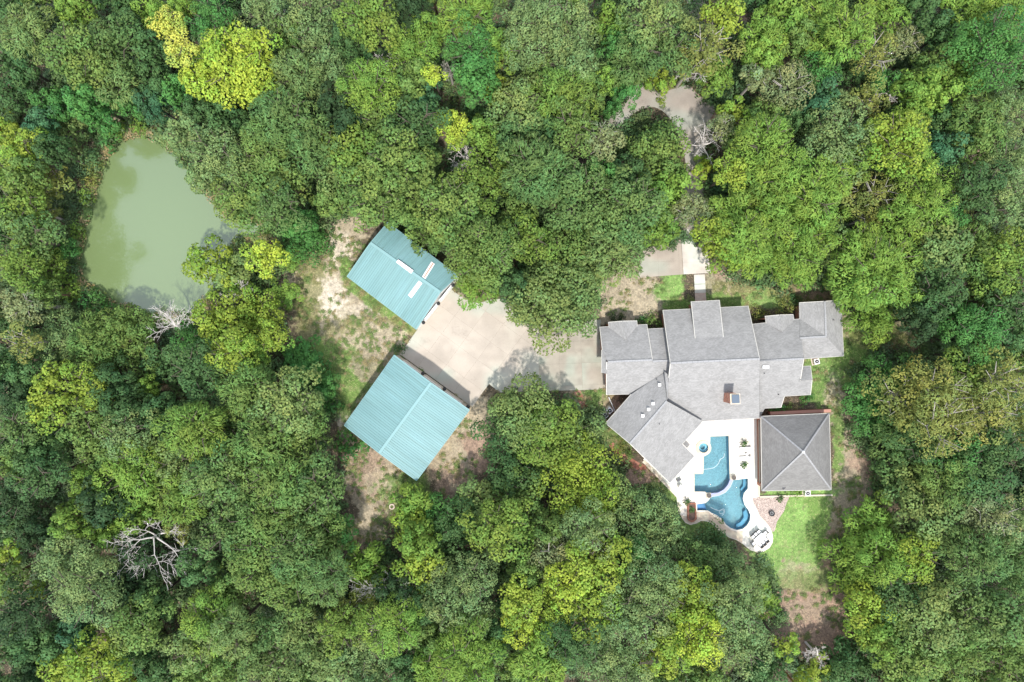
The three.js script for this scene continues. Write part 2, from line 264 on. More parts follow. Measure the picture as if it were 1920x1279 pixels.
  top('ground', prism(big, 0, 0, [smoothLoop(XZ(POND)), XZ(POOL_A), XZ(POOL_B), spa]), std({ map: t, bumpMap: every(grainTex, 2.3), bumpScale: 0.05, roughness: 1 }), 'mixed dirt, dry grass and leaf litter ground', 'ground', null, 'structure');
}

// ------------------------------------------------------------------ pond
{
  const o = smoothLoop(XZ(POND));
  top('pond_bank', basinWalls(o, -1.0, 0), MAT.soil, 'brown earth bank round the pond', 'bank', null, 'structure');
  top('pond_water', prism(o, -0.35, -0.35), MAT.pond, 'murky green pond water', 'water', null, 'structure');
}

// ------------------------------------------------------------------ paved areas
function clipCell(poly, x0, x1, y0, y1) {
  const cut = (p, f, at) => { const r = []; for (let i = 0; i < p.length; i++) { const a = p[i], b = p[(i + 1) % p.length], fa = f(a), fb = f(b); if (fa >= 0) r.push(a); if (fa * fb < 0) { const t = fa / (fa - fb); r.push([a[0] + (b[0] - a[0]) * t, a[1] + (b[1] - a[1]) * t]); } } return r; };
  let p = cut(poly, q => q[0] - x0); p = p.length && cut(p, q => x1 - q[0]); p = p.length ? cut(p, q => q[1] - y0) : p; return p.length ? cut(p, q => y1 - q[1]) : p;
}
function pavedSlabs(parent, polyPx, turn, size, y, mats, seed, gap = 0.012) {
  const r = rng(seed), c = Math.cos(turn), s = Math.sin(turn), rot = ([x, z]) => [x * c + z * s, -x * s + z * c], back = ([x, z]) => [x * c - z * s, x * s + z * c];
  const poly = XZ(polyPx).map(rot), xs = poly.map(p => p[0]), zs = poly.map(p => p[1]);
  for (let x = Math.min(...xs); x < Math.max(...xs); x += size) for (let z = Math.min(...zs); z < Math.max(...zs); z += size) {
    const q = clipCell(poly, x + gap / 2, x + size - gap / 2, z + gap / 2, z + size - gap / 2);
    if (q.length > 2 && Math.abs(area2(q)) > 0.15) part('slab', prism(q.map(back), -0.1, y + 0.004 * r()), mats[Math.floor(r() * mats.length)], parent);
  }
}
const WEST_APRON = [[841,538],[853,548],[866,557],[882,565],[897,569],[915,563],[947,559],[975,590],[1010,612],[1010,733],[937,736],[917,720],[901,741],[886,763],[750,664],[779,623]];
const EAST_COURT = [[1010,612],[1040,600],[1127,600],[1124,627],[1137,730],[1053,732.5],[1010,733]];
{
  const d = thing('driveway', 'pale concrete driveway between the two teal barns and the house', 'driveway'); d.userData.kind = 'structure';
  pavedSlabs(d, WEST_APRON, 0.63, 3.6, 0.04, [MAT.drive, MAT.drive, MAT.driveB], 5);
  pavedSlabs(d, EAST_COURT, -0.04, 3.6, 0.04, [MAT.driveEast, MAT.driveEastB], 6);
  const pad = thing('parking_pad', 'concrete parking pad at the top of the front walk', 'parking pad'); pad.userData.kind = 'structure';
  pavedSlabs(pad, [[1196,521],[1205,468],[1240,458],[1277,450],[1281,514.5]], -0.04, 3.4, 0.035, [MAT.driveOld], 7);
  pavedSlabs(pad, [[1281.6,514.5],[1277.6,450],[1288,430],[1306,428],[1326,470],[1333,512]], -0.04, 5.5, 0.035, [MAT.walk], 8);
  const w = thing('front_walk', 'white concrete front walk from the parking pad to the entry', 'walk'); w.userData.kind = 'structure';
  part('slab', prism(XZ([[1301,515],[1321.5,514.4],[1322.5,532],[1302,532.6]]), -0.1, 0.05), MAT.walk, w);
  part('slab', prism(XZ([[1302,533.4],[1322.5,532.8],[1323.2,549],[1302.8,549.6]]), -0.1, 0.05), MAT.walk, w);
  part('brick_landing', prism(XZ([[1302.8,549.9],[1323.2,549.3],[1325,572],[1304,572]]), -0.1, 0.055), std({ color: lin(0.62, 0.50, 0.48), map: every(concreteTex, 3) }), w);
  top('turning_court', prism(smoothLoop(XZ(COURT), 3), -0.1, 0.02), MAT.asphalt, 'worn grey-tan turning drive among the trees', 'drive', null, 'structure');
  top('entry_road', prism(XZ([[1281,-60],[1290,20],[1284,38],[1302,46],[1318,28],[1320,-60]]), -0.1, 0.02), MAT.asphalt, 'grey strip of road at the edge of the woodland', 'road', null, 'structure');
  const bp = thing('brick_path', 'short pink brick path beside the driveway and house', 'path'); bp.userData.kind = 'structure';
  const a = W(1081, 733), b = W(1097, 764); for (let k = 0; k < 4; k++) { const p = a.clone().lerp(b, k / 4 + 0.01), q = a.clone().lerp(b, (k + 1) / 4 - 0.01); const dx = b.clone().sub(a).normalize(), n = new V3(-dx.z, 0, dx.x).multiplyScalar(0.55); part('paver_panel', prism([[p.x + n.x, p.z + n.z], [q.x + n.x, q.z + n.z], [q.x - n.x, q.z - n.z], [p.x - n.x, p.z - n.z]], -0.1, 0.03 + 0.003 * k), k % 2 ? MAT.redbrick : std({ color: lin(0.42, 0.22, 0.18), map: every(concreteTex, 3) }), bp); }
}

// ------------------------------------------------------------------ pools and deck
{
  const spaC = W(1318.6, 839.7), circle = (r, n = 24) => Array.from({ length: n }, (_, k) => [spaC.x + r * Math.cos(k / n * Math.PI * 2), spaC.z + r * Math.sin(k / n * Math.PI * 2)]);
  const deck = thing('pool_deck', 'white concrete pool deck with curved dining end', 'pool deck'); deck.userData.kind = 'structure';
  part('deck_surface', prism(XZ(DECK), -0.1, 0.10, [XZ(POOL_A), XZ(POOL_B), circle(0.78)]), MAT.deck, deck);
  // stone-coloured lower walk round the south side
  part('stone_walk', prism(XZ([[1275,965],[1300,972],[1306,959],[1328,959],[1336,965],[1345,969],[1353,976],[1360,986],[1369,993],[1381,996.5],[1393,995],[1391,1018],[1380,1011],[1367,1007],[1357,1000],[1347,993],[1339,984],[1328,977],[1315,975],[1306,980],[1294,983],[1285,979],[1279,971]]), 0.101, 0.115), std({ color: lin(0.70, 0.60, 0.52), map: every(concreteTex, 6) }), deck);
  part('deck_edging', prism(XZ([[1204,866],[1209,862],[1272,930],[1276,962],[1272.5,963],[1268,932]]), -0.1, 0.13), MAT.coping, deck);
  const pool = thing('swimming_pool', 'L-shaped blue upper pool with curved spillover edge', 'swimming pool');
  const oA = XZ(POOL_A), oB = XZ(POOL_B);
  part('basin_floor', prism(oA, -1.2, -1.2), MAT.tile, pool); part('basin_wall', basinWalls(oA, -1.2, 0.09), MAT.poolWall, pool);
  part('water', prism(oA, 0.01, 0.01), MAT.poolWater, pool);
  const ledge = XZ([[1301.8,888.2],[1318,888.2],[1368,889],[1368,895],[1301.8,921.8]]);
  const low = thing('swimming_pool', 'free-form blue lower pool with rounded south end', 'swimming pool');
  part('basin_floor', prism(oB, -1.25, -1.25), MAT.tile, low); part('basin_wall', basinWalls(oB, -1.25, 0.09), MAT.poolWall, low);
  part('water', prism(oB, -0.22, -0.22), MAT.poolWater, low);
  part('bench_step', prism(XZ([[1383,992],[1393,990],[1399,984],[1404,976],[1405,966],[1401,957],[1396,962],[1397,972],[1391,981],[1383,985]]), -1.24, -0.6), std({ color: lin(0.11, 0.25, 0.36), roughness: 0.4 }), low);
  part('entry_step', prism(XZ([[1308,946.5],[1322,945],[1326,955.5],[1308,955.5]]), -1.24, -0.5), std({ color: lin(0.10, 0.20, 0.38), roughness: 0.4 }), low);
  part('side_step', prism(XZ([[1396,899],[1401,898],[1401,915],[1394,923],[1391,919],[1396,913]]), -1.24, -0.7), std({ color: lin(0.11, 0.24, 0.33), roughness: 0.4 }), low);
  // spillover wall between the pools
  part('spill_edge', prism(XZ([[1368.4,899],[1364.5,909],[1356.5,918],[1346,923.6],[1332.6,925],[1332,931],[1347,929],[1359.7,923],[1368.7,913],[1374.4,900]]), -1.2, 0.118), MAT.spillTile, pool);
  for (const line of [[[1301.6,922.6],[1322,923]], [[1300.8,888],[1300.8,922]], [[1331,817.5],[1366,816]], [[1367,817],[1368.8,889]], [[1318,856],[1317.4,887.4]], [[1301,887.3],[1317.6,887.3]]]) part('coping', bar(W(...line[0]).setY(0.1), W(...line[1]).setY(0.1), 0.22, 0.07), MAT.coping, pool);
  const spa = thing('spa_tub', 'small round spa with pale stone ring beside upper pool', 'spa', [spaC.x, 0, spaC.z]);
  const rel = (l) => l.map(([x, z]) => [x - spaC.x, z - spaC.z]);
  part('rim', prism(rel(circle(1.26)), 0.05, 0.24, [rel(circle(0.78))]), std({ color: lin(0.80, 0.74, 0.62), map: every(concreteTex, 4) }), spa);
  part('basin_wall', basinWalls(rel(circle(0.78)), -0.9, 0.24), MAT.poolWall, spa); part('basin_floor', prism(rel(circle(0.78)), -0.9, -0.9), MAT.tile, spa);
  part('seat_ring', prism(rel(circle(0.776)), -0.89, -0.4, [rel(circle(0.4))]), std({ color: lin(0.28, 0.44, 0.50), roughness: 0.4 }), spa);
  part('water', prism(rel(circle(0.779)), 0.12, 0.12), MAT.poolWater, spa);
  // pool cleaner hoses
  const hose = (pts, y, label) => top('pool_hose', new THREE.TubeGeometry(new THREE.CatmullRomCurve3(pts.map(p => W(...p).setY(y))), 40, 0.028, 5), MAT.whiteMetal, label, 'hose');
  hose([[1319,880],[1330,879],[1340,876],[1347,869],[1350,862],[1357,857],[1358,850]], 0.035, 'white cleaner hose floating across the upper pool');
  hose([[1333,952],[1340,955.5],[1350,958],[1356,957],[1358,960],[1354,964],[1349,962],[1351,957.5],[1358,955],[1359,962],[1354,968]], -0.19, 'white coiled cleaner hose floating in the lower pool');
  // fire bowls on pedestals at both ends of the spill edge
  for (const [x, y, l] of [[1374, 894.5, 'dark bowl on square pedestal at the spill edge beside the loungers'], [1327.6, 928, 'dark bowl on square pedestal at the spill edge beside the planter']]) {
    const c = W(x, y), t = thing('fire_bowl', l, 'fire bowl', [c.x, 0.1, c.z], 0.04, 'fire bowls at the spillover');
    part('pedestal', box(0.82, 0.35, 0.82, 0, 0.175, 0), MAT.coping, t); part('bowl', new THREE.LatheGeometry([[0.1, 0.35], [0.2, 0.36], [0.34, 0.5], [0.36, 0.58], [0.32, 0.58], [0.2, 0.48], [0.001, 0.46]].map(v2), 18), MAT.pot, t);
  }
  // stepping blocks on the pool's south edge
  for (const [x, y] of [[1339, 967], [1344, 970.5]]) { const c = W(x, y); top('coping_stone', box(0.5, 0.12, 0.3, c.x, 0.17, c.z, -0.55), MAT.coping, 'pale loose coping stone at the south edge of lower pool', 'stone', 'coping stones'); }
  // planter
  const pl = thing('planter_box', 'narrow brick-rimmed planter set into pool deck corner', 'planter');
  const outer = XZ([[1287.5,942],[1303.5,942],[1305.5,972],[1301,977],[1295,978.5],[1290,975.5],[1288,971]]), inner = XZ([[1290,944.5],[1301.5,944.5],[1302.5,970],[1299,974],[1295,975],[1292,973],[1290.5,969.5]]);
  part('rim', prism(outer, 0.1, 0.42, [inner]), MAT.redbrick, pl); part('soil', prism(inner, 0.1, 0.3), MAT.soil, pl);
  // gravel bed with fire pit
  const gv = [[1411.5,933],[1424,932.2],[1480,931],[1474,945.6],[1470,958.6],[1463.5,967.7],[1457,978],[1453,994],[1449,998],[1445,990.6],[1435.4,977.6],[1425.4,967.6],[1419.4,954.8],[1412.4,941.8]];
  top('gravel_bed', prism(XZ(gv), -0.1, 0.05), MAT.gravel, 'pinkish gravel bed beside the pool deck', 'gravel', null, 'structure');
  const fp = W(1446, 962), f = thing('fire_pit', 'round dark metal fire pit on the gravel bed', 'fire pit', [fp.x, 0.05, fp.z]);
  part('bowl', new THREE.LatheGeometry([[0.2, 0.0], [0.36, 0.04], [0.46, 0.22], [0.47, 0.36], [0.42, 0.36], [0.36, 0.2], [0.001, 0.12]].map(v2), 22), MAT.darkMetal, f); part('grate', new THREE.TorusGeometry(0.25, 0.02, 5, 18).rotateX(Math.PI / 2).translate(0, 0.2, 0), MAT.tableTop, f);
  const stones = []; const r = rng(4); for (let k = 0; k < 420; k++) { const p = [1412 + r() * 68, 932 + r() * 66]; if (!inside(p, gv) || Math.hypot(p[0] - 1446, p[1] - 962) < 7) continue; const c = W(...p), s = 0.05 + r() * 0.09, g = new THREE.IcosahedronGeometry(s, 0); g.scale(1, 0.6, 0.8); g.rotateY(r() * 6); g.translate(c.x, 0.06, c.z); stones.push(g); }
  top('gravel_stones', mergeGeometries(stones), std({ color: lin(0.45, 0.37, 0.33) }), 'loose stones scattered over the gravel bed', 'stones', null, 'stuff');
  const wall = thing('garden_kerb', 'low pale stone kerb between gravel bed and pavilion lawn', 'kerb');
  part('kerb_stone', bar(W(1424, 931.4).setY(0.1), W(1480, 929.6).setY(0.1), 0.28, 0.3), MAT.coping, wall); part('kerb_stone', bar(W(1481, 929.6).setY(0.09), W(1560, 928).setY(0.09), 0.26, 0.26), MAT.coping, wall); part('kerb_stone', bar(W(1422.6, 905).setY(0.1), W(1422.6, 930).setY(0.1), 0.24, 0.3), MAT.coping, wall);
}

// ------------------------------------------------------------------ house
const house = thing('house', 'sprawling house with pale grey shingle roofs round the pool', 'house');
const eaveSeg = (a, b, parent = house) => part('fascia', bar(a.clone(), b.clone(), 0.075, 0.26, -0.13), MAT.fascia, parent);
const hRoof = {};
function slope(key, list, edges = [], parent = house) {
  const p = roofPts(list); hRoof[key] = p; part('roof_slope', slab(p), MAT.shingle, parent);
  for (const [i, j] of edges) eaveSeg(p[i], p[j], parent);
  return p;
}
const ridgeCap = (a, b, parent = house) => part('ridge_cap', bar(a, b, 0.30, 0.07, 0.02), MAT.ridge, parent);
// main block
const mN = slope('mainN', [[1243,582,3.2],[1403,574,3.2],[1424.5,673,7.2],[1257,681]], [[0, 1], [1, 2], [3, 0]]);
const mS = slope('mainS', [[1257,681,7.2],[1424.5,673,7.2],[1424,784,3.0],[1318,790],[1252,752],[1254,708]], [[2, 3], [5, 0]]);
ridgeCap(mN[3], mN[2]);
const en = slope('entry', [[1296,566,3.9],[1349,563,3.9],[1357,636,5.55],[1304,639]], [[0, 1], [3, 0], [1, 2]]);
// west garage wing
const gN = slope('garN', [[1124.5,613.5,3],[1213,608.5,3],[1223.5,675,5.6],[1140,678.5],[1129.5,657]], [[0, 1], [0, 4], [1, 2]]);
const gN2 = slope('garN2', [[1214,617,3],[1246,615.4,3],[1256,676,5.45],[1224,677.5]], [[0, 1]]);
const gS = slope('garS', [[1137,678.5,5.55],[1256,676.5,5.45],[1255,703],[1246,697],[1183,739,2.95],[1137,740]], [[4, 5], [5, 0]]);
ridgeCap(gN[3], gN[2]); ridgeCap(gN2[3], gN2[2]);
slope('pent', [[1128.3,656,4.6],[1137.6,660,5.0],[1137.6,701,5.0],[1128,699]], [[0, 3]]);
// small cross gables
function crossGable(l, m, r, back, hE, hR) { // eave corner left, ridge front, eave corner right, ridge back; the slopes run into the main slope
  const L0 = W(...l[0], hE), L1 = W(...l[1], hE), R0 = W(...r[0], hE), R1 = W(...r[1], hE), F = W(...m, hR), B = W(...back, hR);
  part('roof_slope', slab([L0, F, B, L1], 0.12), MAT.shingle, house); part('roof_slope', slab([F, R0, R1, B], 0.12), MAT.shingle, house);
  eaveSeg(L0, F); eaveSeg(F, R0); eaveSeg(L0, L1); eaveSeg(R0, R1);
  const inn = new V3(0, 0, 1); part('gable_wall', uprightWall([L0, F, R0].map(p => p.clone().add(new V3(0, -0.14, 0.3))), 0, 0.2, inn), MAT.brick, house);
}
crossGable([[1141,604.2],[1142,614]], [1168,602], [[1194,601.6],[1195,611]], [1173.5,638], 3.1, 4.25);
crossGable([[1435,593],[1437,607]], [1462,590.5], [[1487,589.8],[1489,600]], [1467,622], 3.1, 4.2);
// angled south-west wing
const aNW = slope('angNW', [[1250.5,752,6.1],[1181,832,6.1],[1135.5,794,3.4],[1183.5,739.5],[1246,697]], [[2, 3], [1, 2]]);
const aSE = slope('angSE', [[1250.5,752,6.1],[1181,832,6.1],[1256,906,2.9],[1302.5,855],[1279.5,832.5],[1318,790]], [[1, 2], [2, 3], [3, 4], [4, 5]]);
slope('angTop', [[1246,697,5.5],[1254.5,704,5.7],[1251.5,752,6.05]], []);
ridgeCap(aNW[0], aNW[1]);
// east wing
const eN = slope('eastN', [[1408,608.5,3.05],[1500,598,3.05],[1507,672.5,5.9],[1424.5,677.5]], [[0, 1]]);
const eS = slope('eastS', [[1424.5,677.5,5.9],[1507.5,672,5.9],[1501,713],[1523,712],[1520,740],[1471,743,3.1],[1464.5,764],[1434.5,765.5],[1424.3,784],[1424.6,720]], [[1, 2], [3, 4], [4, 5], [5, 6], [6, 7]]);
ridgeCap(eN[3], eN[2]);
const bay = slope('bay', [[1505.5,687,3.4],[1520,686.5,3.4],[1523,712,4.45],[1500.6,713]], [[0, 1], [1, 2]]);
// north-east block
slope('neW', [[1499.5,567.5,3.1],[1546.5,565,4.55],[1549,631,4.55],[1500,598]], [[0, 1], [3, 0]]);
slope('neN', [[1500,598,3.1],[1549,631,4.55],[1500,634,4.5]], []);
slope('neE', [[1546.5,565,4.55],[1577,562,3.1],[1582,667.5,3.1],[1549,631,4.55]], [[0, 1], [1, 2]]);
const neS = slope('neS', [[1500,634,4.5],[1549,631,4.55],[1582,667.5,3.1],[1508,673]], [[2, 3]]);
ridgeCap(neS[0], neS[1]); ridgeCap(W(1546.5, 565, 4.57), W(1549, 631, 4.57));
ridgeCap(W(1424, 784, 3.02), W(1424.5, 784, 3.02));
// walls: closed blocks under the eaves, set back under the overhang
function wallBlock(list, h, top_) { part('wall', prism(list.map(([x, y]) => { const p = W(x, y, h); return [p.x, p.z]; }), -0.1, top_, [], true), MAT.brick, house); }
wallBlock([[1248,588],[1400,580],[1410,660],[1412,776],[1330,780],[1300,795],[1262,752],[1252,690]], 3, 2.7);
wallBlock([[1300,570],[1345,568],[1346,590],[1301,592]], 3, 3.4);
wallBlock([[1130,618],[1242,618],[1250,690],[1200,734],[1143,735],[1143,700],[1134,690]], 3, 2.65);
wallBlock([[1413,612],[1497,603],[1500,666],[1508,695],[1515,733],[1466,735],[1416,738]], 3, 2.7);
wallBlock([[1416,738],[1464,736],[1460,758],[1418,760]], 2, 1.8);
wallBlock([[1505,573],[1571,568],[1576,662],[1506,667]], 3, 2.75);
wallBlock([[1190,745],[1245,705],[1285,760],[1245,800],[1196,836],[1144,794]], 3, 2.7);
wallBlock([[1200,830],[1250,785],[1270,832],[1292,853],[1254,894]], 3, 2.3);
// gable-end walls up to the rakes
const west = new V3(1, 0, 0.04), dn = (p, d = 0.2) => p.clone().add(new V3(0, -d, 0));
part('gable_wall', uprightWall([dn(mN[0]), dn(mN[3]), dn(mS[5])].map(p => p.clone().add(new V3(0.3, 0, 0))), 2.0, 0.2, west), MAT.siding, house);
part('gable_wall', uprightWall([dn(mN[1]), dn(mN[2])].map(p => p.clone().add(new V3(-0.3, 0, 0))), 2.0, 0.2, new V3(-1, 0, 0)), MAT.siding, house);
part('gable_wall', uprightWall([dn(gN[0]), dn(gN[4]), dn(gN[3])].map(p => p.clone().add(new V3(0.35, 0, 0))), 0, 0.2, west), MAT.brick, house);
part('gable_wall', uprightWall([dn(gS[0]), dn(gS[5])].map(p => p.clone().add(new V3(0.3, 0, 0))), 0, 0.2, west), MAT.brick, house);
{ const n = new V3().subVectors(aNW[0], aNW[1]).setY(0).normalize(); part('gable_wall', uprightWall([aNW[2], aNW[1], aSE[2]].map(p => dn(p, 0.2).addScaledVector(n, 0.35)), 0, 0.2, n), MAT.brick, house); }
// garage doors on the west wall
for (const [x, y0, y1] of [[1129.4, 628, 652], [1140, 708, 730]]) { const a = W(x, y0, 1.2), b = W(x + 0.6, y1, 1.2); const d = part('garage_door', bar(new V3(a.x, 1.15, a.z), new V3(b.x, 1.15, b.z), 0.1, 2.2), MAT.whiteMetal, house); for (let k = 0; k < 4; k++) part('panel', bar(new V3(a.x - 0.06, 0.35 + k * 0.53, a.z + 0.1), new V3(b.x - 0.06, 0.35 + k * 0.53, b.z - 0.1), 0.03, 0.46), std({ color: lin(0.62, 0.58, 0.52) }), d); }
// chimney
{
  const top_ = W(1378.3, 748, 8.1), c = part('chimney', box(1.35, 4.2, 1.45, top_.x, 6.0, top_.z, 0.04), MAT.brick, house);
  part('chimney_crown', box(1.5, 0.14, 1.6, top_.x, 8.15, top_.z, 0.04), MAT.coping, c); part('chimney_cap', box(1.15, 0.1, 1.25, top_.x, 8.42, top_.z, 0.04), MAT.slateCap, c);
  for (const [i, j] of [[-1, -1], [1, -1], [-1, 1], [1, 1]]) part('cap_post', box(0.08, 0.2, 0.08, top_.x + i * 0.45, 8.29, top_.z + j * 0.5), MAT.darkMetal, c);
}
// roof vents and pipes
function onPlane(pts, px, py) { const pl = planeOf(pts), d = W(px, py).sub(CAM); return CAM.clone().addScaledVector(d, (pl.d - pl.n.dot(CAM)) / pl.n.dot(d)); }
for (const [x, y, p] of [[1431.5, 688, eS], [1438, 688, eS], [1224, 756.5, aNW], [1215.5, 767.5, aNW], [1204.6, 779.5, aNW], [1236, 721.5, aNW]]) { const c = onPlane(p, x, y), v = part('roof_vent', box(0.36, 0.28, 0.36, c.x, c.y + 0.12, c.z), MAT.whiteMetal, house); part('vent_hood', box(0.46, 0.06, 0.46, c.x, c.y + 0.3, c.z), MAT.whiteMetal, v); }
for (const [x, y, p] of [[1230.5, 711, aNW], [1236, 795, aSE], [1432.5, 700, eS], [1562, 600, hRoof.neE], [1459, 740, eS]]) { const c = onPlane(p, x, y); part('vent_pipe', new THREE.CylinderGeometry(0.06, 0.07, 0.45, 8).translate(c.x, c.y + 0.18, c.z), MAT.darkMetal, house); }

// ------------------------------------------------------------------ pavilion
{
  const pv = thing('pool_pavilion', 'square pavilion with grey hipped shingle roof beside the pool', 'pavilion');
  const c = [[1427,781,3.0],[1555,775.5,3.0],[1558.5,918.5,3.0],[1429,920.5,3.0]].map(p => W(...p)), ap = W(1506.5, 847.5, 8.3);
  for (let k = 0; k < 4; k++) { part('roof_slope', slab([c[k], c[(k + 1) % 4], ap], 0.14), MAT.shingleOld, pv); part('fascia', bar(c[k], c[(k + 1) % 4], 0.10, 0.26, -0.13), MAT.fascia, pv); part('ridge_cap', bar(c[k], ap, 0.26, 0.06, 0.02), MAT.ridge, pv); }
  part('finial', new THREE.LatheGeometry([[0.001, 0.4], [0.16, 0.3], [0.2, 0.1], [0.24, 0]].map(v2), 12).translate(ap.x, ap.y - 0.05, ap.z), MAT.whiteMetal, pv);
  for (let k = 0; k < 4; k++) { const p = c[k].clone().lerp(ap.clone().setY(3), 0.09); part('post', box(0.4, 2.9, 0.4, p.x, 1.4, p.z), MAT.brick, pv); }
  part('floor', prism(c.map(p => { const q = p.clone().lerp(ap, 0.05); return [q.x, q.z]; }), -0.1, 0.12), MAT.coping, pv);
  const m = (a, b, t) => a.clone().lerp(b, t).lerp(ap.clone().setY(3), 0.09);
  part('back_wall', uprightWall([m(c[0], c[1], 0.1), m(c[0], c[1], 0.95)].map(p => p.setY(2.7)), 0, 0.25, new V3(0, 0, 1)), MAT.brick, pv); part('back_wall', uprightWall([m(c[1], c[2], 0.1), m(c[1], c[2], 0.95)].map(p => p.setY(2.7)), 0, 0.25, new V3(-1, 0, 0)), MAT.brick, pv);
  const v = W(1469, 914.5, 3.2); part('roof_vent', box(0.5, 0.22, 0.35, v.x, 3.35, v.z, 0.6), MAT.darkMetal, pv);
  // brick planter walls west and north of it
  const bw = thing('brick_planter_wall', 'long red brick planter wall between pool deck and pavilion', 'wall');
  const seg = [[1421.5, 786], [1421.8, 816], [1422.2, 850], [1422.8, 884], [1423.2, 906]];
  for (let k = 0; k + 1 < seg.length; k++) part('wall_section', bar(W(...seg[k]).setY(0.4), W(...seg[k + 1]).setY(0.4), 0.42, 0.7), MAT.redbrick, bw);
  part('wall_cap', bar(W(1420, 786).setY(0.79), W(1421.5, 906).setY(0.79), 0.18, 0.06), MAT.coping, bw);
  const nb = thing('brick_planter_wall', 'red brick retaining wall along the north side of pavilion', 'wall');
  part('wall_section', bar(W(1440, 773.5).setY(0.5), W(1553, 768.5).setY(0.5), 0.45, 1.0), MAT.redbrick, nb); part('wall_cap', bar(W(1440, 774).setY(1.03), W(1553, 769).setY(1.03), 0.5, 0.06), std({ color: lin(0.42, 0.22, 0.17) }), nb);
}
{ // curved brick bed edging south-west of the house
  const b = thing('brick_bed_border', 'curved band of red brick edging the bed beside the angled wing', 'brick border');
  const line = [[1146, 832], [1152, 841], [1162, 851], [1174, 861], [1188, 870], [1200, 876], [1212, 876]], wd = [10, 13, 14, 15, 14, 12, 8];
  for (let k = 0; k + 1 < line.length; k++) { const [a, c] = [line[k], line[k + 1]], n = [-(c[1] - a[1]), c[0] - a[0]], l = Math.hypot(...n); const o = (p, w) => [p[0] + n[0] / l * w / 2, p[1] + n[1] / l * w / 2]; part('brick_panel', prism(XZ([o(a, wd[k]), o(c, wd[k + 1]), o(c, -wd[k + 1]), o(a, -wd[k])]), -0.1, 0.06 + 0.003 * (k % 2)), k % 2 ? MAT.redbrick : std({ color: lin(0.42, 0.19, 0.15), map: every(concreteTex, 3) }), b); }
}

// ------------------------------------------------------------------ barns
function ribbed(A, B, C, D, pitch = 0.3) { // eave A-B, ridge D-C; ribs run from eave to ridge
  const n = planeOf([A, B, C]).n, wA = A.distanceTo(B), k = Math.round(wA / pitch), pos = [], uv = [], prof = [[0, 0], [0.70, 0], [0.77, 1], [0.93, 1], [1, 0]];
  const at = (s, e) => (e ? D.clone().lerp(C, s) : A.clone().lerp(B, s)), low = 0.12;
  const put = (p, s, e) => { pos.push(p.x, p.y, p.z); uv.push(s * wA, e * A.distanceTo(D)); };
  const flip = new V3().subVectors(B, A).cross(new V3().subVectors(D, A)).dot(n) < 0;
  const quad = (a, b, c, d, q) => { const t = flip ? [a, c, b, a, d, c] : [a, b, c, a, c, d]; const m = new Map([[a, q[0]], [b, q[1]], [c, q[2]], [d, q[3]]]); for (const p of t) put(p, ...m.get(p)); };
  for (let i = 0; i < k; i++) for (let j = 0; j + 1 < prof.length; j++) {
    const s0 = (i + prof[j][0]) / k, s1 = (i + prof[j + 1][0]) / k, h0 = prof[j][1] * 0.05, h1 = prof[j + 1][1] * 0.05;
    quad(at(s0, 0).addScaledVector(n, h0), at(s1, 0).addScaledVector(n, h1), at(s1, 1).addScaledVector(n, h1), at(s0, 1).addScaledVector(n, h0), [[s0, 0], [s1, 0], [s1, 1], [s0, 1]]);
  }
  const d = new V3(0, -low, 0), a = A.clone().add(d), b = B.clone().add(d), c = C.clone().add(d), e = D.clone().add(d);
  for (const [p, q, r, s] of [[a, A, B, b], [b, B, C, c], [c, C, D, e], [e, D, A, a], [a, b, c, e]]) { const z = [[0, 0], [0, 1], [1, 1], [1, 0]]; quad(p, q, r, s, z); }
  return geoOf(pos, uv);
}
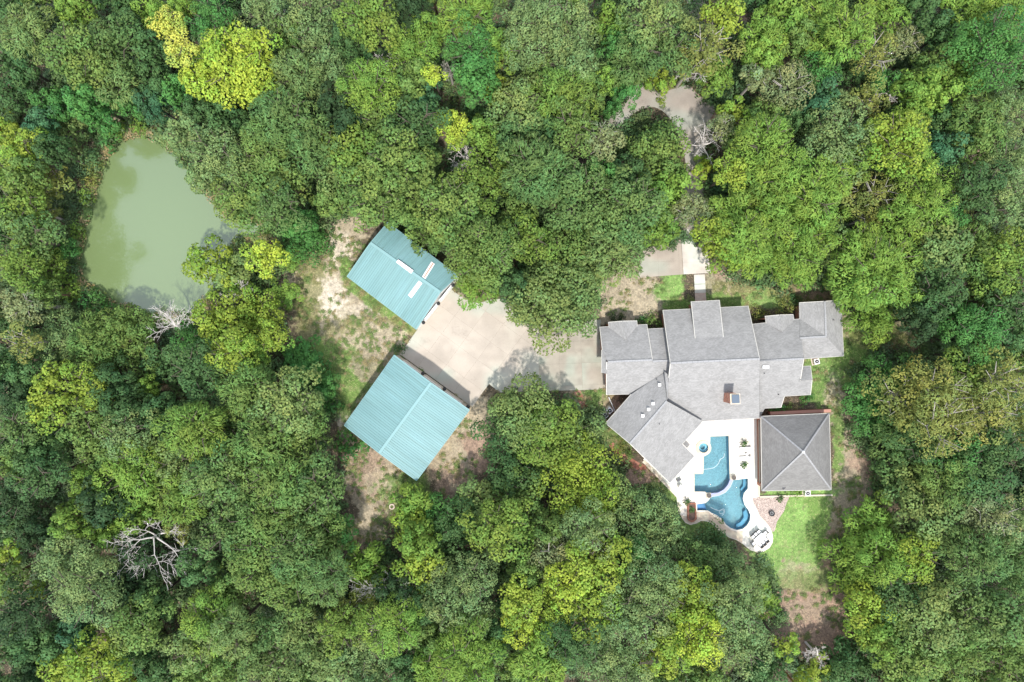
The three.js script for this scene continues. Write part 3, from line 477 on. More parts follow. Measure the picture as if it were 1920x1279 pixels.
function barn(o) {
  const b = thing('metal_barn', o.label, 'barn');
  const [E1a, E1b, Ra, Rb, E2a, E2b] = o.pts.map(p => W(...p));           // eave 1 start/end, ridge start/end, eave 2 start/end
  part('roof_slope', ribbed(E1a, E1b, Rb, Ra, 0.36), MAT.teal, b); part('roof_slope', ribbed(E2b, E2a, Ra, Rb, 0.36), MAT.teal, b);
  part('ridge_cap', bar(Ra, Rb, 0.42, 0.06, 0.06), MAT.tealTrim, b);
  for (const [p, q] of [[E1a, Ra], [Ra, E2a], [E1b, Rb], [Rb, E2b]]) part('rake_trim', bar(p, q, 0.14, 0.2, -0.04), MAT.tealTrim, b);
  for (const [p, q] of [[E1a, E1b], [E2a, E2b]]) part('gutter', bar(p, q, 0.14, 0.14, -0.1), o.gutter, b);
  const ax = new V3().subVectors(Rb, Ra).setY(0).normalize(), acr = new V3().subVectors(E1a, E2a).setY(0).normalize(), D = p => p.clone().add(new V3(0, -0.2, 0));
  const ins = 0.06, w = [[E1a, 1, -1], [E1b, -1, -1], [E2b, -1, 1], [E2a, 1, 1]].map(([p, s, t]) => D(p).addScaledVector(ax, s * ins).addScaledVector(acr, t * ins));
  const ra = D(Ra).addScaledVector(ax, ins), rb = D(Rb).addScaledVector(ax, -ins);
  part('wall', uprightWall([w[0], ra, w[3]], 0, 0.15, ax), o.wall, b); part('wall', uprightWall([w[1], rb, w[2]], 0, 0.15, ax.clone().negate()), o.wall, b);
  part('wall', uprightWall([w[0], w[1]], 0, 0.15, acr.clone().negate()), o.wall, b); part('wall', uprightWall([w[3], w[2]], 0, 0.15, acr), o.wall, b);
  // roll-up doors and lanterns on the wall that faces the driveway
  const [f0, f1] = o.front === 'a' ? [w[0], w[3]] : o.front === 'b' ? [w[1], w[2]] : [w[0], w[1]], out = o.front === 'a' ? ax.clone().negate() : ax.clone();
  const along = new V3().subVectors(f1, f0).setY(0), len = along.length(); along.normalize();
  for (const t of o.doors) { const c = f0.clone().setY(0).addScaledVector(along, len * t).addScaledVector(out, 0.05), p = c.clone().addScaledVector(along, -1.7), q = c.clone().addScaledVector(along, 1.7); const d = part('roll_up_door', bar(p.clone().setY(1.65), q.clone().setY(1.65), 0.1, 3.2), MAT.whiteMetal, b); for (let k = 0; k < 6; k++) part('slat', bar(p.clone().addScaledVector(out, 0.06).setY(0.35 + k * 0.53), q.clone().addScaledVector(out, 0.06).setY(0.35 + k * 0.53), 0.04, 0.44), o.doorMat, d); }
  for (const t of o.lamps) { const c = f0.clone().addScaledVector(along, len * t).addScaledVector(out, 0.32).setY(3.9), l = part('wall_lantern', new THREE.ConeGeometry(0.3, 0.32, 10).translate(c.x, c.y, c.z), MAT.dark, b); part('bracket', bar(c.clone().setY(4.0), c.clone().addScaledVector(out, -0.34).setY(4.0), 0.06, 0.06), MAT.dark, l); }
  return b;
}
const barnA = barn({ label: 'teal metal barn with three pale roof strips', pts: [[727,417.5,4.3],[858.5,517,4.3],[694.5,455.5,5.4],[825.5,548,5.4],[651,518.5,3.5],[780.5,617.5,3.5]], wall: MAT.whiteMetal, gutter: MAT.tealTrim, front: 'b', doors: [0.3, 0.68], lamps: [0.15, 0.5, 0.86], doorMat: MAT.whiteMetal });
{
  const sk = (corners, h, mat, name = 'roof_strip') => part(name, slab(corners.map(([x, y]) => onPlane(h, x, y).add(new V3(0, 0.12, 0))), 0.1), mat, barnA);
  const p1 = [W(727, 417.5, 4.3), W(858.5, 517, 4.3), W(825.5, 548, 5.4)], p2 = [W(651, 518.5, 3.5), W(780.5, 617.5, 3.5), W(825.5, 548, 5.4)];
  const rv = [[742.6, 492], [746.6, 486.5], [775, 507], [770.6, 513]].map(([x, y]) => W(x, y, 5.7)); part('ridge_ventilator', slab(rv, 0.4), MAT.skylight, barnA, 'white raised ridge ventilator');
  sk([[809, 490.5], [815.5, 495], [797.6, 523.5], [791.5, 519]], p1, MAT.skylight); sk([[811.6, 493], [813, 494], [796, 521], [794.6, 520]], p1.map(p => p.clone().setY(p.y + 0.02)), MAT.rust, 'rust_streak');
  sk([[785.6, 526.4], [791.8, 531.4], [771.6, 559.2], [765.4, 553.4]], p2, MAT.skylight);
}
barn({ label: 'larger teal metal barn with tan gable wall facing the driveway', pts: [[739,666,4.5],[645.5,797.5,4.5],[808,718,5.6],[711,849.5,5.6],[880,769,4.5],[781,901,4.5]], wall: MAT.tanMetal, gutter: MAT.tealTrim, front: 'a', doors: [0.22, 0.5, 0.78], lamps: [0.36, 0.65, 0.97], doorMat: MAT.tanMetal });

// ------------------------------------------------------------------ small things round the house
function airUnit(x, y, label, turn = 0.3) {
  const c = W(x, y, 0.9), t = thing('air_conditioner', label, 'air conditioner', [c.x, 0, c.z], turn);
  part('pad', box(1.15, 0.1, 1.15, 0, 0.03, 0), MAT.coping, t); const b = part('casing', box(0.86, 0.82, 0.86, 0, 0.49, 0), MAT.whiteMetal, t);
  part('fan_guard', new THREE.CylinderGeometry(0.32, 0.32, 0.03, 20).translate(0, 0.915, 0), MAT.dark, b); part('fan_hub', new THREE.CylinderGeometry(0.1, 0.1, 0.05, 12).translate(0, 0.93, 0), MAT.tableTop, b);
}
airUnit(1143.4, 770, 'white air conditioner nearer the courtyard by the angled wing', 0.75); airUnit(1134.6, 779.6, 'white air conditioner nearer the corner of the angled wing', 0.75);
airUnit(1532, 678, 'single white air conditioner south of the east wing', 0.2); airUnit(1515, 925.5, 'dark-topped air conditioner on the lawn below the pavilion', 0.05);
{ // courtyard fence
  const f = thing('courtyard_gate', 'thin pale metal gate rail across the small triangular courtyard', 'gate'); part('rail', bar(W(1140, 744).setY(1.2), W(1152, 772).setY(1.2), 0.06, 0.06), MAT.tableTop, f); part('rail', bar(W(1140, 744).setY(0.4), W(1152, 772).setY(0.4), 0.05, 0.05), MAT.tableTop, f);
  for (let k = 0; k <= 3; k++) { const p = W(1140, 744).lerp(W(1152, 772), k / 3); part('post', box(0.07, 1.3, 0.07, p.x, 0.65, p.z), MAT.tableTop, f); }
  const sr = W(735, 950), g = thing('stone_ring', 'small pale stone ring in the grass below the larger barn', 'stone ring', [sr.x, 0, sr.z]); for (let k = 0; k < 9; k++) part('stone', box(0.2, 0.16, 0.3, 0.36 * Math.cos(k * 0.698), 0.07, 0.36 * Math.sin(k * 0.698), -k * 0.698), std({ color: lin(0.55, 0.45, 0.38) }), g);
}
{ // dining set
  const ta = W(1424.7, 1010, 0.75), ang = 0.74, t = thing('dining_table', 'long grey patio dining table on the round deck end', 'table', [ta.x, 0.1, ta.z], ang);
  const sh = new THREE.Shape([[-1.0, -0.3], [-0.75, -0.55], [0.75, -0.55], [1.0, -0.3], [1.0, 0.3], [0.75, 0.55], [-0.75, 0.55], [-1.0, 0.3]].map(v2));
  part('tabletop', new THREE.ExtrudeGeometry(sh, { depth: 0.04, bevelSize: 0.015, bevelThickness: 0.015, bevelSegments: 2 }).rotateX(-Math.PI / 2).translate(0, 0.7, 0), MAT.tableTop, t);
  for (const [i, j] of [[-0.7, -0.35], [0.7, -0.35], [0.7, 0.35], [-0.7, 0.35]]) part('leg', box(0.07, 0.7, 0.07, i, 0.35, j), MAT.darkMetal, t);
  const spots = [[-0.62, 0.92, 0, 'white-cushioned patio chair on the lawn side of dining table'], [0, 0.95, 0, 0], [0.62, 0.9, 0, 0], [-0.62, -0.92, Math.PI, 'white-cushioned patio chair on the pool side of dining table'], [0, -0.95, Math.PI, 1], [0.62, -0.9, Math.PI, 1], [-1.32, 0, -Math.PI / 2, 'white-cushioned patio chair at the dining table end toward the pool steps'], [1.32, 0, Math.PI / 2, 'white-cushioned patio chair at the dining table end toward the gravel']];
  const lab = [spots[0][3], spots[3][3]];
  for (const [u, v, tu, l] of spots) {
    const x = ta.x + u * Math.cos(ang) + v * Math.sin(ang), z = ta.z - u * Math.sin(ang) + v * Math.cos(ang);
    const c = thing('patio_chair', typeof l === 'number' ? lab[l] : l, 'chair', [x, 0.1, z], ang + tu, 'chairs round the patio dining table');
    part('seat_cushion', new THREE.BoxGeometry(0.5, 0.1, 0.5).translate(0, 0.44, -0.03), MAT.cushion, c); part('seat_frame', box(0.56, 0.05, 0.58, 0, 0.37, 0), MAT.darkMetal, c);
    const bk = part('backrest', new THREE.BoxGeometry(0.56, 0.5, 0.07).rotateX(0.25).translate(0, 0.72, 0.32), MAT.darkMetal, c); void bk;
    for (const s of [-1, 1]) { part('armrest', box(0.06, 0.04, 0.5, s * 0.29, 0.62, 0), MAT.darkMetal, c); for (const q of [-0.24, 0.24]) part('leg', box(0.05, 0.36, 0.05, s * 0.26, 0.18, q), MAT.darkMetal, c); }
  }
}
function lounger(x, y, label) {
  const c = W(x, y, 0.4), t = thing('chaise_lounge', label, 'chaise lounge', [c.x, 0.1, c.z], 0.04, 'white loungers beside upper pool');
  part('cushion', box(1.3, 0.12, 0.66, -0.28, 0.36, 0), MAT.cushion, t); part('backrest', new THREE.BoxGeometry(0.7, 0.1, 0.66).rotateZ(0.55).translate(0.62, 0.52, 0), MAT.cushion, t); part('frame', box(1.9, 0.06, 0.7, 0, 0.27, 0), MAT.whiteMetal, t);
  for (const [i, j] of [[-0.85, -0.3], [0.85, -0.3], [0.85, 0.3], [-0.85, 0.3]]) part('leg', box(0.06, 0.27, 0.06, i, 0.135, j), MAT.tableTop, t);
}
lounger(1398, 842.5, 'white chaise lounge beside the upper pool, nearer the house'); lounger(1398, 860, 'white chaise lounge beside the upper pool, nearer the spill edge');
{
  const c = W(1398.5, 851.2), t = thing('side_table', 'small round grey side table between the two loungers', 'side table', [c.x, 0.1, c.z]); part('top', new THREE.CylinderGeometry(0.24, 0.24, 0.03, 18).translate(0, 0.45, 0), MAT.tableTop, t); part('stem', new THREE.CylinderGeometry(0.03, 0.03, 0.42, 8).translate(0, 0.22, 0), MAT.tableTop, t); part('base', new THREE.CylinderGeometry(0.15, 0.17, 0.02, 14).translate(0, 0.01, 0), MAT.tableTop, t);
  const d = W(1274.5, 911), e = thing('patio_chair', 'lone white patio chair on deck below the angled wing', 'chair', [d.x, 0.1, d.z], 0.9);
  part('seat', box(0.6, 0.08, 0.6, 0, 0.4, 0), MAT.cushion, e); part('backrest', box(0.6, 0.5, 0.06, 0, 0.68, -0.3), MAT.cushion, e); for (const [i, j] of [[-0.26, -0.26], [0.26, -0.26], [0.26, 0.26], [-0.26, 0.26]]) part('leg', box(0.05, 0.38, 0.05, i, 0.19, j), MAT.darkMetal, e); for (const s of [-1, 1]) part('armrest', box(0.06, 0.05, 0.56, s * 0.31, 0.6, 0), MAT.darkMetal, e);
  const g = W(1271.5, 899), st = thing('garden_stool', 'small dark stool on deck below the angled wing', 'stool', [g.x, 0.1, g.z], 0.4); part('seat', box(0.75, 0.06, 0.34, 0, 0.42, 0), MAT.darkMetal, st); for (const [i, j] of [[-0.32, -0.12], [0.32, -0.12], [0.32, 0.12], [-0.32, 0.12]]) part('leg', box(0.04, 0.4, 0.04, i, 0.2, j), MAT.darkMetal, st);
}

// ------------------------------------------------------------------ foliage
function leafCloud(R, vs, style, seed) {
  const r = rng(seed), pos = [], nor = [], col = [], idx = [], ls = 0.88 + 0.3 * r();
  const S = { oak: { cl: 0.92, rc: 0.20, L: 0.38, W: 0.26, den: 138 }, fine: { cl: 1.15, rc: 0.16, L: 0.31, W: 0.2, den: 165 }, mix: { cl: 0.9, rc: 0.20, L: 0.37, W: 0.25, den: 132 }, spray: { cl: 0.85, rc: 0.21, L: 0.56, W: 0.17, den: 150, radial: 1 }, open: { cl: 0.72, rc: 0.19, L: 0.40, W: 0.2, den: 92 }, bush: { cl: 1.3, rc: 0.26, L: 0.26, W: 0.18, den: 110 } }[style];
  const nC = Math.max(7, Math.round((R * R * 1.15 + R * 2.2) * S.cl)), p1 = r() * 6.3, p2 = r() * 6.3, p3 = r() * 6.3;
  const lobe = (f) => 1 + 0.13 * Math.sin(2 * f + p1) + 0.10 * Math.sin(3 * f + p2) + 0.07 * Math.sin(5 * f + p3);
  const total = Math.round(R * R * S.den + 60), d = new V3(), n = new V3(), t = new V3(), b = new V3(), p = new V3(), tmp = new V3();
  const rv = o => { let l; do { o.set(r() * 2 - 1, r() * 2 - 1, r() * 2 - 1); l = o.lengthSq(); } while (l > 1 || l < 0.01); return o.divideScalar(Math.sqrt(l)); };
  function leaf(c, nn, sh, L, Wd, tint, along) {
    rv(tmp); if (along) { tmp.multiplyScalar(0.45).add(along); t.copy(tmp).addScaledVector(nn, -tmp.dot(nn)).normalize(); } else t.crossVectors(nn, tmp).normalize(); b.crossVectors(nn, t);
    const k = pos.length / 3, a = [[-L / 2, 0, 0], [0.05 * L, Wd / 2, -0.12 * Wd], [L / 2, 0, -0.1 * L], [0.05 * L, -Wd / 2, -0.12 * Wd]];
    for (const [u, v, w] of a) { pos.push(c.x + t.x * u + b.x * v + nn.x * w, c.y + t.y * u + b.y * v + nn.y * w, c.z + t.z * u + b.z * v + nn.z * w); nor.push(sh.x, sh.y, sh.z); col.push(...tint); }
    idx.push(k, k + 2, k + 1, k, k + 3, k + 2);
  }
  const sh = new V3(), cn = new V3(), c = new V3();
  const clumps = [];
  for (let i = 0; i < nC; i++) { // golden-angle spread over the dome, jittered
    const f = i * 2.39996 + r() * 0.7, cy = 1 - 1.32 * (i + 0.5) / nC + (r() - 0.5) * 0.12, s = Math.sqrt(Math.max(0, 1 - cy * cy)), q = 0.80 + (r() - 0.5) * 0.36, k = lobe(f) * q;
    clumps.push({ x: Math.cos(f) * s * k * R, y: Math.max(-0.38, cy) * q * R * vs, z: Math.sin(f) * s * k * R, n: [Math.cos(f) * s, cy, Math.sin(f) * s], r: (S.rc * R * 0.8 + 0.42) * (0.65 + 0.7 * r()), w: 0.75 + 0.5 * r(), tone: 0.86 + 0.28 * r(), hue: (r() - 0.5) * 0.22 + 0.06 * Math.sin(f + p2) + (style === 'mix' ? (r() < 0.2 ? -0.17 : -0.04) : 0) });
  }
  const wsum = clumps.reduce((s, q) => s + q.w * q.r * q.r, 0);
  for (const q of clumps) {
    const m = Math.round(total * 0.80 * q.w * q.r * q.r / wsum); cn.set(...q.n).normalize();
    for (let i = 0; i < m; i++) {
      rv(d).addScaledVector(cn, 0.55); d.y += 0.35; d.normalize();
      const rad = q.r * (0.72 + 0.42 * Math.sqrt(r())); c.set(q.x + d.x * rad, q.y + d.y * rad * 0.82, q.z + d.z * rad);
      rv(tmp); n.copy(d).multiplyScalar(0.75).addScaledVector(tmp, 0.62); n.y += 0.3; n.normalize(); sh.copy(n).multiplyScalar(0.7).addScaledVector(d, 0.5).normalize();
      const v = q.tone * (0.72 + 0.56 * r()), h = Math.min(style === 'mix' ? 0.07 : 0.3, q.hue + (r() - 0.5) * 0.22), z = 0.8 + 0.45 * r();
      leaf(c, n.clone(), sh, S.L * z * ls, S.W * z * ls, [v * (1 + h), v, v * (1 - 0.5 * h)], S.radial ? cn.clone().multiplyScalar(0.6).add(d) : null);
    }
  }
  for (let i = 0, m = Math.round(total * 0.20); i < m; i++) { // inner leaves
    rv(d); d.y = Math.abs(d.y) * 0.9 - 0.1; const k = (0.35 + 0.4 * r()); c.set(d.x * R * k, d.y * R * vs * k, d.z * R * k); rv(tmp); n.set(0, 0.8, 0).add(tmp).normalize(); const v = 0.7 + 0.5 * r();
    leaf(c, n.clone(), n.clone(), S.L * 1.5, S.W * 1.7, [v, v, v]);
  }
  const g = new THREE.BufferGeometry(); g.setAttribute('position', new THREE.Float32BufferAttribute(pos, 3)); g.setAttribute('normal', new THREE.Float32BufferAttribute(nor, 3)); g.setAttribute('color', new THREE.Float32BufferAttribute(col, 3)); g.setIndex(idx); return g;
}
function limb(a, b, r0, r1, seg = 6) { const d = new V3().subVectors(b, a), l = d.length(), g = new THREE.CylinderGeometry(r1, r0, l, seg, 1, true); g.translate(0, l / 2, 0); g.applyQuaternion(new THREE.Quaternion().setFromUnitVectors(new V3(0, 1, 0), d.normalize())); g.translate(a.x, a.y, a.z); return g; }
function trunkGeo(H, R, seed, cyBase) { // trunk and limbs reaching into the crown
  const r = rng(seed), g = [], f = new V3((r() - 0.5) * 0.5, H, (r() - 0.5) * 0.5), r0 = 0.11 + R * 0.035;
  g.push(limb(new V3(0, -0.15, 0), f, r0 * 1.25, r0 * 0.75, 7));
  const n = 5 + Math.floor(R * 0.6);
  for (let k = 0; k < n; k++) { const a = k * 2.4 + r(), e = 0.25 + 0.5 * r(), s = f.clone().multiplyScalar(0.72 + 0.28 * r()), m = new V3(Math.cos(a) * R * 0.42, H + R * e * 0.5, Math.sin(a) * R * 0.42), t = new V3(Math.cos(a + 0.3) * R * 0.8, H + R * e * 0.75, Math.sin(a + 0.3) * R * 0.8); g.push(limb(s, m, r0 * 0.5, r0 * 0.3, 5), limb(m, t, r0 * 0.3, r0 * 0.1, 4), limb(m, m.clone().add(new V3(Math.cos(a - 0.8) * R * 0.32, R * 0.3, Math.sin(a - 0.8) * R * 0.32)), r0 * 0.25, r0 * 0.08, 4)); }
  return mergeGeometries(g);
}
const leafMat = (r, g, b) => new THREE.MeshPhysicalMaterial({ color: lin(r, g, b), vertexColors: true, roughness: 0.72, transmission: 0.35, thickness: 0, side: THREE.DoubleSide, specularIntensity: 0.25 });
const KIND = {
  O: { m: leafMat(0.150, 0.240, 0.060), w: 'mid green', alt: [leafMat(0.125, 0.215, 0.064), leafMat(0.178, 0.262, 0.082), leafMat(0.170, 0.265, 0.050)] }, D: { m: leafMat(0.080, 0.160, 0.052), w: 'dark green' }, V: { m: leafMat(0.046, 0.094, 0.034), w: 'very dark green' },
  G: { m: leafMat(0.185, 0.275, 0.100), w: 'sage green' }, L: { m: leafMat(0.190, 0.315, 0.056), w: 'light green' }, E: { m: leafMat(0.085, 0.225, 0.055), w: 'emerald green' },
  B: { m: leafMat(0.068, 0.170, 0.075), w: 'bluish green' }, K: { m: leafMat(0.262, 0.350, 0.050), w: 'yellow-green' }, Y: { m: leafMat(0.375, 0.47, 0.060), w: 'chartreuse yellow' }, Q: { m: leafMat(0.50, 0.53, 0.10), w: 'golden yellow' },
  T: { m: leafMat(0.225, 0.262, 0.068), w: 'olive tan' }, P: { m: leafMat(0.225, 0.270, 0.115), w: 'pale grey-green' },
};
// px, py, radius in photo pixels, colour
const TREES = `43 57 46 O;138 100 58 O;213 77 52 O;210 152 44 O;140 10 38 L;18 16 40 D;18 112 42 D;20 180 38 D;157 182 38 E;93 193 34 E;187 222 32 E;73 230 34 B;127 235 30 O;30 277 42 K;92 280 32 D;92 338 34 T;43 325 36 O;33 380 48 O;80 402 30 T;
312 42 30 Q;334 90 30 Q;427 114 72 Y;384 146 34 Y;474 84 38 Y;474 162 40 Y;396 30 46 E;340 8 26 L;277 20 30 L;233 18 34 D;280 92 38 D;287 150 38 D;333 170 34 E;283 195 32 B;245 190 28 E;377 205 36 D;418 222 38 D;493 22 48 G;540 60 36 O;585 30 52 G;590 88 52 G;548 140 46 O;604 138 46 G;533 220 60 O;497 262 48 O;593 277 58 O;346 250 42 G;396 280 52 G;384 330 36 G;446 302 44 O;500 336 60 O;456 380 54 O;524 388 46 O;556 420 34 E;628 322 44 O;627 372 40 O;
687 33 54 O;657 66 38 D;767 93 54 L;797 54 34 L;773 146 40 O;687 160 54 L;707 215 44 O;673 100 32 D;873 28 50 L;880 87 50 E;940 92 40 L;893 148 42 E;933 165 28 K;813 137 18 Y;797 178 30 B;1007 27 56 G;1067 42 52 G;990 80 48 G;1057 104 58 G;1090 128 40 G;1010 134 32 O;1147 38 40 L;1222 36 56 O;1250 90 46 O;1190 108 48 O;1157 88 32 E;1172 160 32 E;1140 148 26 L;1238 146 24 K;973 200 54 O;1057 187 60 O;1100 170 42 O;1073 236 46 O;1010 240 40 D;847 232 30 Y;856 262 16 K;783 227 48 D;903 253 36 L;957 258 36 D;1010 278 36 D;1128 262 40 P;667 290 62 O;742 298 62 O;783 288 40 O;700 360 64 O;752 392 40 O;842 385 62 O;885 352 52 O;940 322 46 O;1002 312 64 O;1038 345 48 O;1085 366 72 O;1238 286 58 O;1190 384 60 O;1262 352 42 L;1130 318 34 E;1175 318 36 D;1150 205 18 E;
1330 85 52 T;1362 20 40 K;1304 108 34 T;1342 138 38 L;1437 62 44 L;1437 102 40 L;1470 24 40 L;1502 72 38 O;1545 66 44 L;1548 18 44 L;1597 60 48 L;1640 102 46 T;1664 20 44 L;1704 72 32 P;1542 128 44 E;1420 145 28 P;1483 158 46 P;1542 180 38 B;1632 187 32 T;1437 213 36 O;1378 214 28 K;1725 160 40 L;1760 168 42 L;1757 117 38 O;1773 58 40 D;1807 138 42 L;1870 85 76 E;1893 14 52 L;1818 20 48 L;1835 72 40 L;1830 213 48 O;1897 205 46 G;1845 265 42 O;1900 300 44 G;1440 268 58 L;1580 262 76 G;1690 262 62 K;1777 277 38 B;1322 312 20 Y;1374 318 32 K;1357 238 24 P;1467 325 52 L;1553 326 44 L;1413 362 52 O;1468 374 48 L;1530 370 48 L;1582 350 38 T;1648 362 42 T;1636 404 34 T;1730 327 56 L;1802 368 28 T;1848 350 50 D;1897 380 50 G;1748 388 44 L;1306 394 34 P;1378 404 46 L;1453 414 48 L;1540 410 48 L;1697 410 44 L;1775 412 44 E;1596 306 34 L;1384 268 30 O;1500 216 32 D;1660 150 28 E;1720 222 30 L;1780 222 36 D;1600 130 26 D;
50 447 52 O;25 497 46 O;74 494 44 O;112 468 24 E;33 570 40 P;72 548 30 O;20 612 30 D;40 642 34 T;110 634 54 G;187 634 54 O;236 614 44 O;250 658 42 O;160 668 38 O;50 694 38 D;33 735 42 V;95 715 28 K;147 727 44 K;82 768 38 K;202 722 40 D;273 724 22 L;143 790 52 O;362 694 52 D;307 682 36 D;353 640 32 E;228 762 42 D;235 816 52 G;300 780 40 D;362 812 58 O;462 738 58 O;540 758 62 O;500 822 62 O;415 806 48 O;440 880 48 O;575 815 46 O;390 494 46 K;436 512 34 O;493 480 36 Y;538 488 24 L;416 604 58 K;482 588 46 K;504 634 34 K;434 658 42 K;532 550 30 L;470 660 34 L;568 672 42 E;612 722 26 E;27 805 44 O;62 838 42 D;566 445 46 E;
1046 560 86 O;1068 480 68 O;1150 470 62 O;1235 425 40 L;1290 394 30 P;908 470 66 O;902 528 44 L;814 440 40 O;990 450 46 O;986 780 66 O;1030 818 70 O;942 805 44 D;1080 822 46 O;1140 420 40 O;
1366 464 44 K;1432 480 48 L;1508 464 54 L;1494 502 36 L;1348 440 36 K;1400 440 48 L;1470 436 40 L;1560 455 48 O;1657 505 76 L;1613 462 46 L;1647 602 42 L;1604 546 40 L;1700 546 34 L;1763 462 60 O;1832 468 56 O;1890 490 56 O;1765 544 50 D;1790 598 40 E;1842 618 58 E;1897 560 46 D;1905 620 42 D;1856 552 40 O;1662 708 46 E;1724 706 36 G;1622 748 38 E;1630 788 36 E;1697 744 60 T;1766 734 56 T;1832 694 48 O;1882 714 50 T;1765 796 66 T;1850 780 60 T;1908 790 48 T;1680 802 48 O;1732 834 48 D;1812 666 36 D;
67 896 46 D;20 936 46 V;157 900 30 L;240 886 62 L;180 850 40 O;400 898 60 O;333 930 52 O;517 900 58 O;596 918 52 O;500 975 56 O;584 984 46 O;125 978 36 L;332 992 24 T;117 1048 58 G;152 1112 70 G;420 992 48 O;484 1054 66 O;552 1036 54 O;536 1098 52 O;610 1086 46 O;360 1062 38 D;386 1172 58 L;253 1176 54 O;358 1212 46 O;280 1128 38 D;33 1153 50 V;22 1216 42 D;140 1178 38 B;167 1245 52 K;108 1262 38 K;12 1040 22 K;67 1110 16 K;434 1188 44 O;484 1220 50 O;552 1188 54 O;600 1230 52 O;360 1268 42 O;505 1268 44 O;430 1262 40 O;20 870 36 O;60 1000 34 V;190 1000 30 L;632 1000 36 E;640 1180 44 O;290 1256 40 D;232 1226 36 D;330 870 44 O;640 1250 40 G;610 1020 40 O;
773 946 36 L;773 982 38 K;786 1020 40 L;783 1070 40 K;857 993 52 D;940 993 60 O;975 940 52 O;958 886 46 D;1088 898 72 K;1112 946 50 K;1107 993 50 G;1207 980 60 G;1246 1010 42 G;1040 1052 50 P;1116 1062 62 K;1060 1108 38 Y;972 1132 40 K;986 1172 42 Y;1024 1140 46 K;1110 1148 52 K;860 1146 60 G;830 1090 42 G;890 1084 42 G;682 1060 36 L;657 1156 44 T;733 1178 54 L;673 1224 50 G;873 1246 68 L;812 1256 44 L;1017 1240 52 L;1190 1050 36 E;1224 1100 68 G;1188 1156 64 G;1073 1206 50 D;1247 1228 46 K;1133 1253 50 G;1190 1258 44 G;750 1250 36 D;935 1200 38 D;690 1106 26 K;820 960 34 E;900 940 40 O;1170 940 42 O;1030 990 34 O;
1306 1130 58 K;1313 1204 54 Y;1376 1086 54 G;1384 1138 58 G;1392 1206 60 G;1438 1130 26 L;1473 1213 24 K;1304 1058 44 O;1640 982 50 L;1608 1062 52 L;1664 1054 58 L;1722 1052 42 K;1642 1156 54 K;1728 905 60 O;1696 880 40 O;1754 972 60 O;1782 900 48 O;1848 905 60 D;1864 964 52 P;1908 975 46 G;1830 1042 56 O;1897 1058 50 O;1766 1155 78 O;1712 1238 60 O;1798 1224 58 O;1882 1156 60 O;1898 1240 50 O;1612 1252 50 D;1576 1252 40 D;1532 1256 24 K;1690 1110 46 D;1800 855 50 E;1880 845 50 D;1440 1256 36 D;1650 1200 40 L;1420 1020 1 O`.split(/[;\n]+/).map(s => s.trim()).filter(Boolean).map(s => { const [a, b, c, d] = s.split(' '); return [+a, +b, +c * 1.03, d]; }).filter(t => t[2] > 5);

const SIZES = [2.0, 2.8, 3.7, 4.7, 5.9, 7.4];
const crownCache = new Map(), trunkCache = new Map();
const STYLE = { O: 'oak', D: 'oak', V: 'oak', G: 'fine', L: 'oak', E: 'fine', B: 'fine', K: 'mix', Y: 'mix', Q: 'mix', T: 'open', P: 'fine' };
const vsOf = s => [0.80, 0.72, 0.85][s % 3];
function crownOf(k, style, v) { const key = k + style + v; if (!crownCache.has(key)) crownCache.set(key, leafCloud(SIZES[k], vsOf(v), style, 1000 + k * 97 + v * 31 + style.charCodeAt(0) * 7)); return crownCache.get(key); }
function trunkOf(k, v) { const key = k * 10 + v; if (!trunkCache.has(key)) trunkCache.set(key, trunkGeo(8.5, SIZES[k], 300 + key)); return trunkCache.get(key); }
const PLACES = [ // landmark phrases for labels: px, py, reach, phrase
  [330, 420, 215, 'round the pond'], [755, 515, 150, 'behind the barn with roof strips'], [765, 785, 175, 'round the larger teal barn'], [1045, 590, 190, 'overhanging the driveway'], [1230, 215, 150, 'beside the turning drive'],
  [1290, 455, 120, 'beside the parking pad'], [1530, 600, 180, 'near the east wing of the house'], [1530, 1130, 165, 'round the brown clearing'], [1330, 960, 200, 'near the pool deck'], [1490, 850, 200, 'behind the pavilion'],
  [320, 70, 120, 'beside the golden yellow trees'], [440, 110, 130, 'beside the chartreuse yellow trees'], [260, 1025, 150, 'beside the large spreading bare tree'], [728, 1130, 130, 'round the bare white-limbed tree below the larger barn'], [850, 235, 110, 'round the lone chartreuse tree'], [1320, 90, 110, 'beside the fine-twigged bare tree'],
  [1060, 1100, 170, 'among the bright yellow-green grove'], [1690, 262, 130, 'beside the big yellow-green crown'], [1760, 760, 140, 'among the olive tan grove'], [120, 740, 140, 'round the yellow-tipped trees below the pond'], [1870, 85, 130, 'beside the big emerald crown'], [500, 790, 150, 'between the pond and the larger barn'],
  [515, 40, 120, 'round the small bare pale tree within sage crowns'], [990, 140, 110, 'round the thin bare tree between sage crowns'], [722, 112, 115, 'round the bare white-limbed tree among light green crowns'], [1204, 1140, 130, 'round the bare pale tree showing through sage crowns'], [1700, 150, 110, 'round the bare pale tree among light green crowns'], [1840, 620, 130, 'beside the broad emerald crown east of the clearing'], [150, 1110, 120, 'beside the broad fine-leaved sage crown'], [1766, 1150, 140, 'in the wood east of the brown clearing'], [1580, 262, 110, 'beside the broad grey sage crown'], [160, 180, 110, 'in the emerald thicket above the pond'],
];
const placeOf = (x, y) => { let best = 1, w = null; for (const [a, b, r, p] of PLACES) { const d = Math.hypot(x - a, y - b) / r; if (d < best) { best = d; w = p; } } return w ?? 'in the deep woodland'; };
const tr = rng(2024);
let nTree = 0;
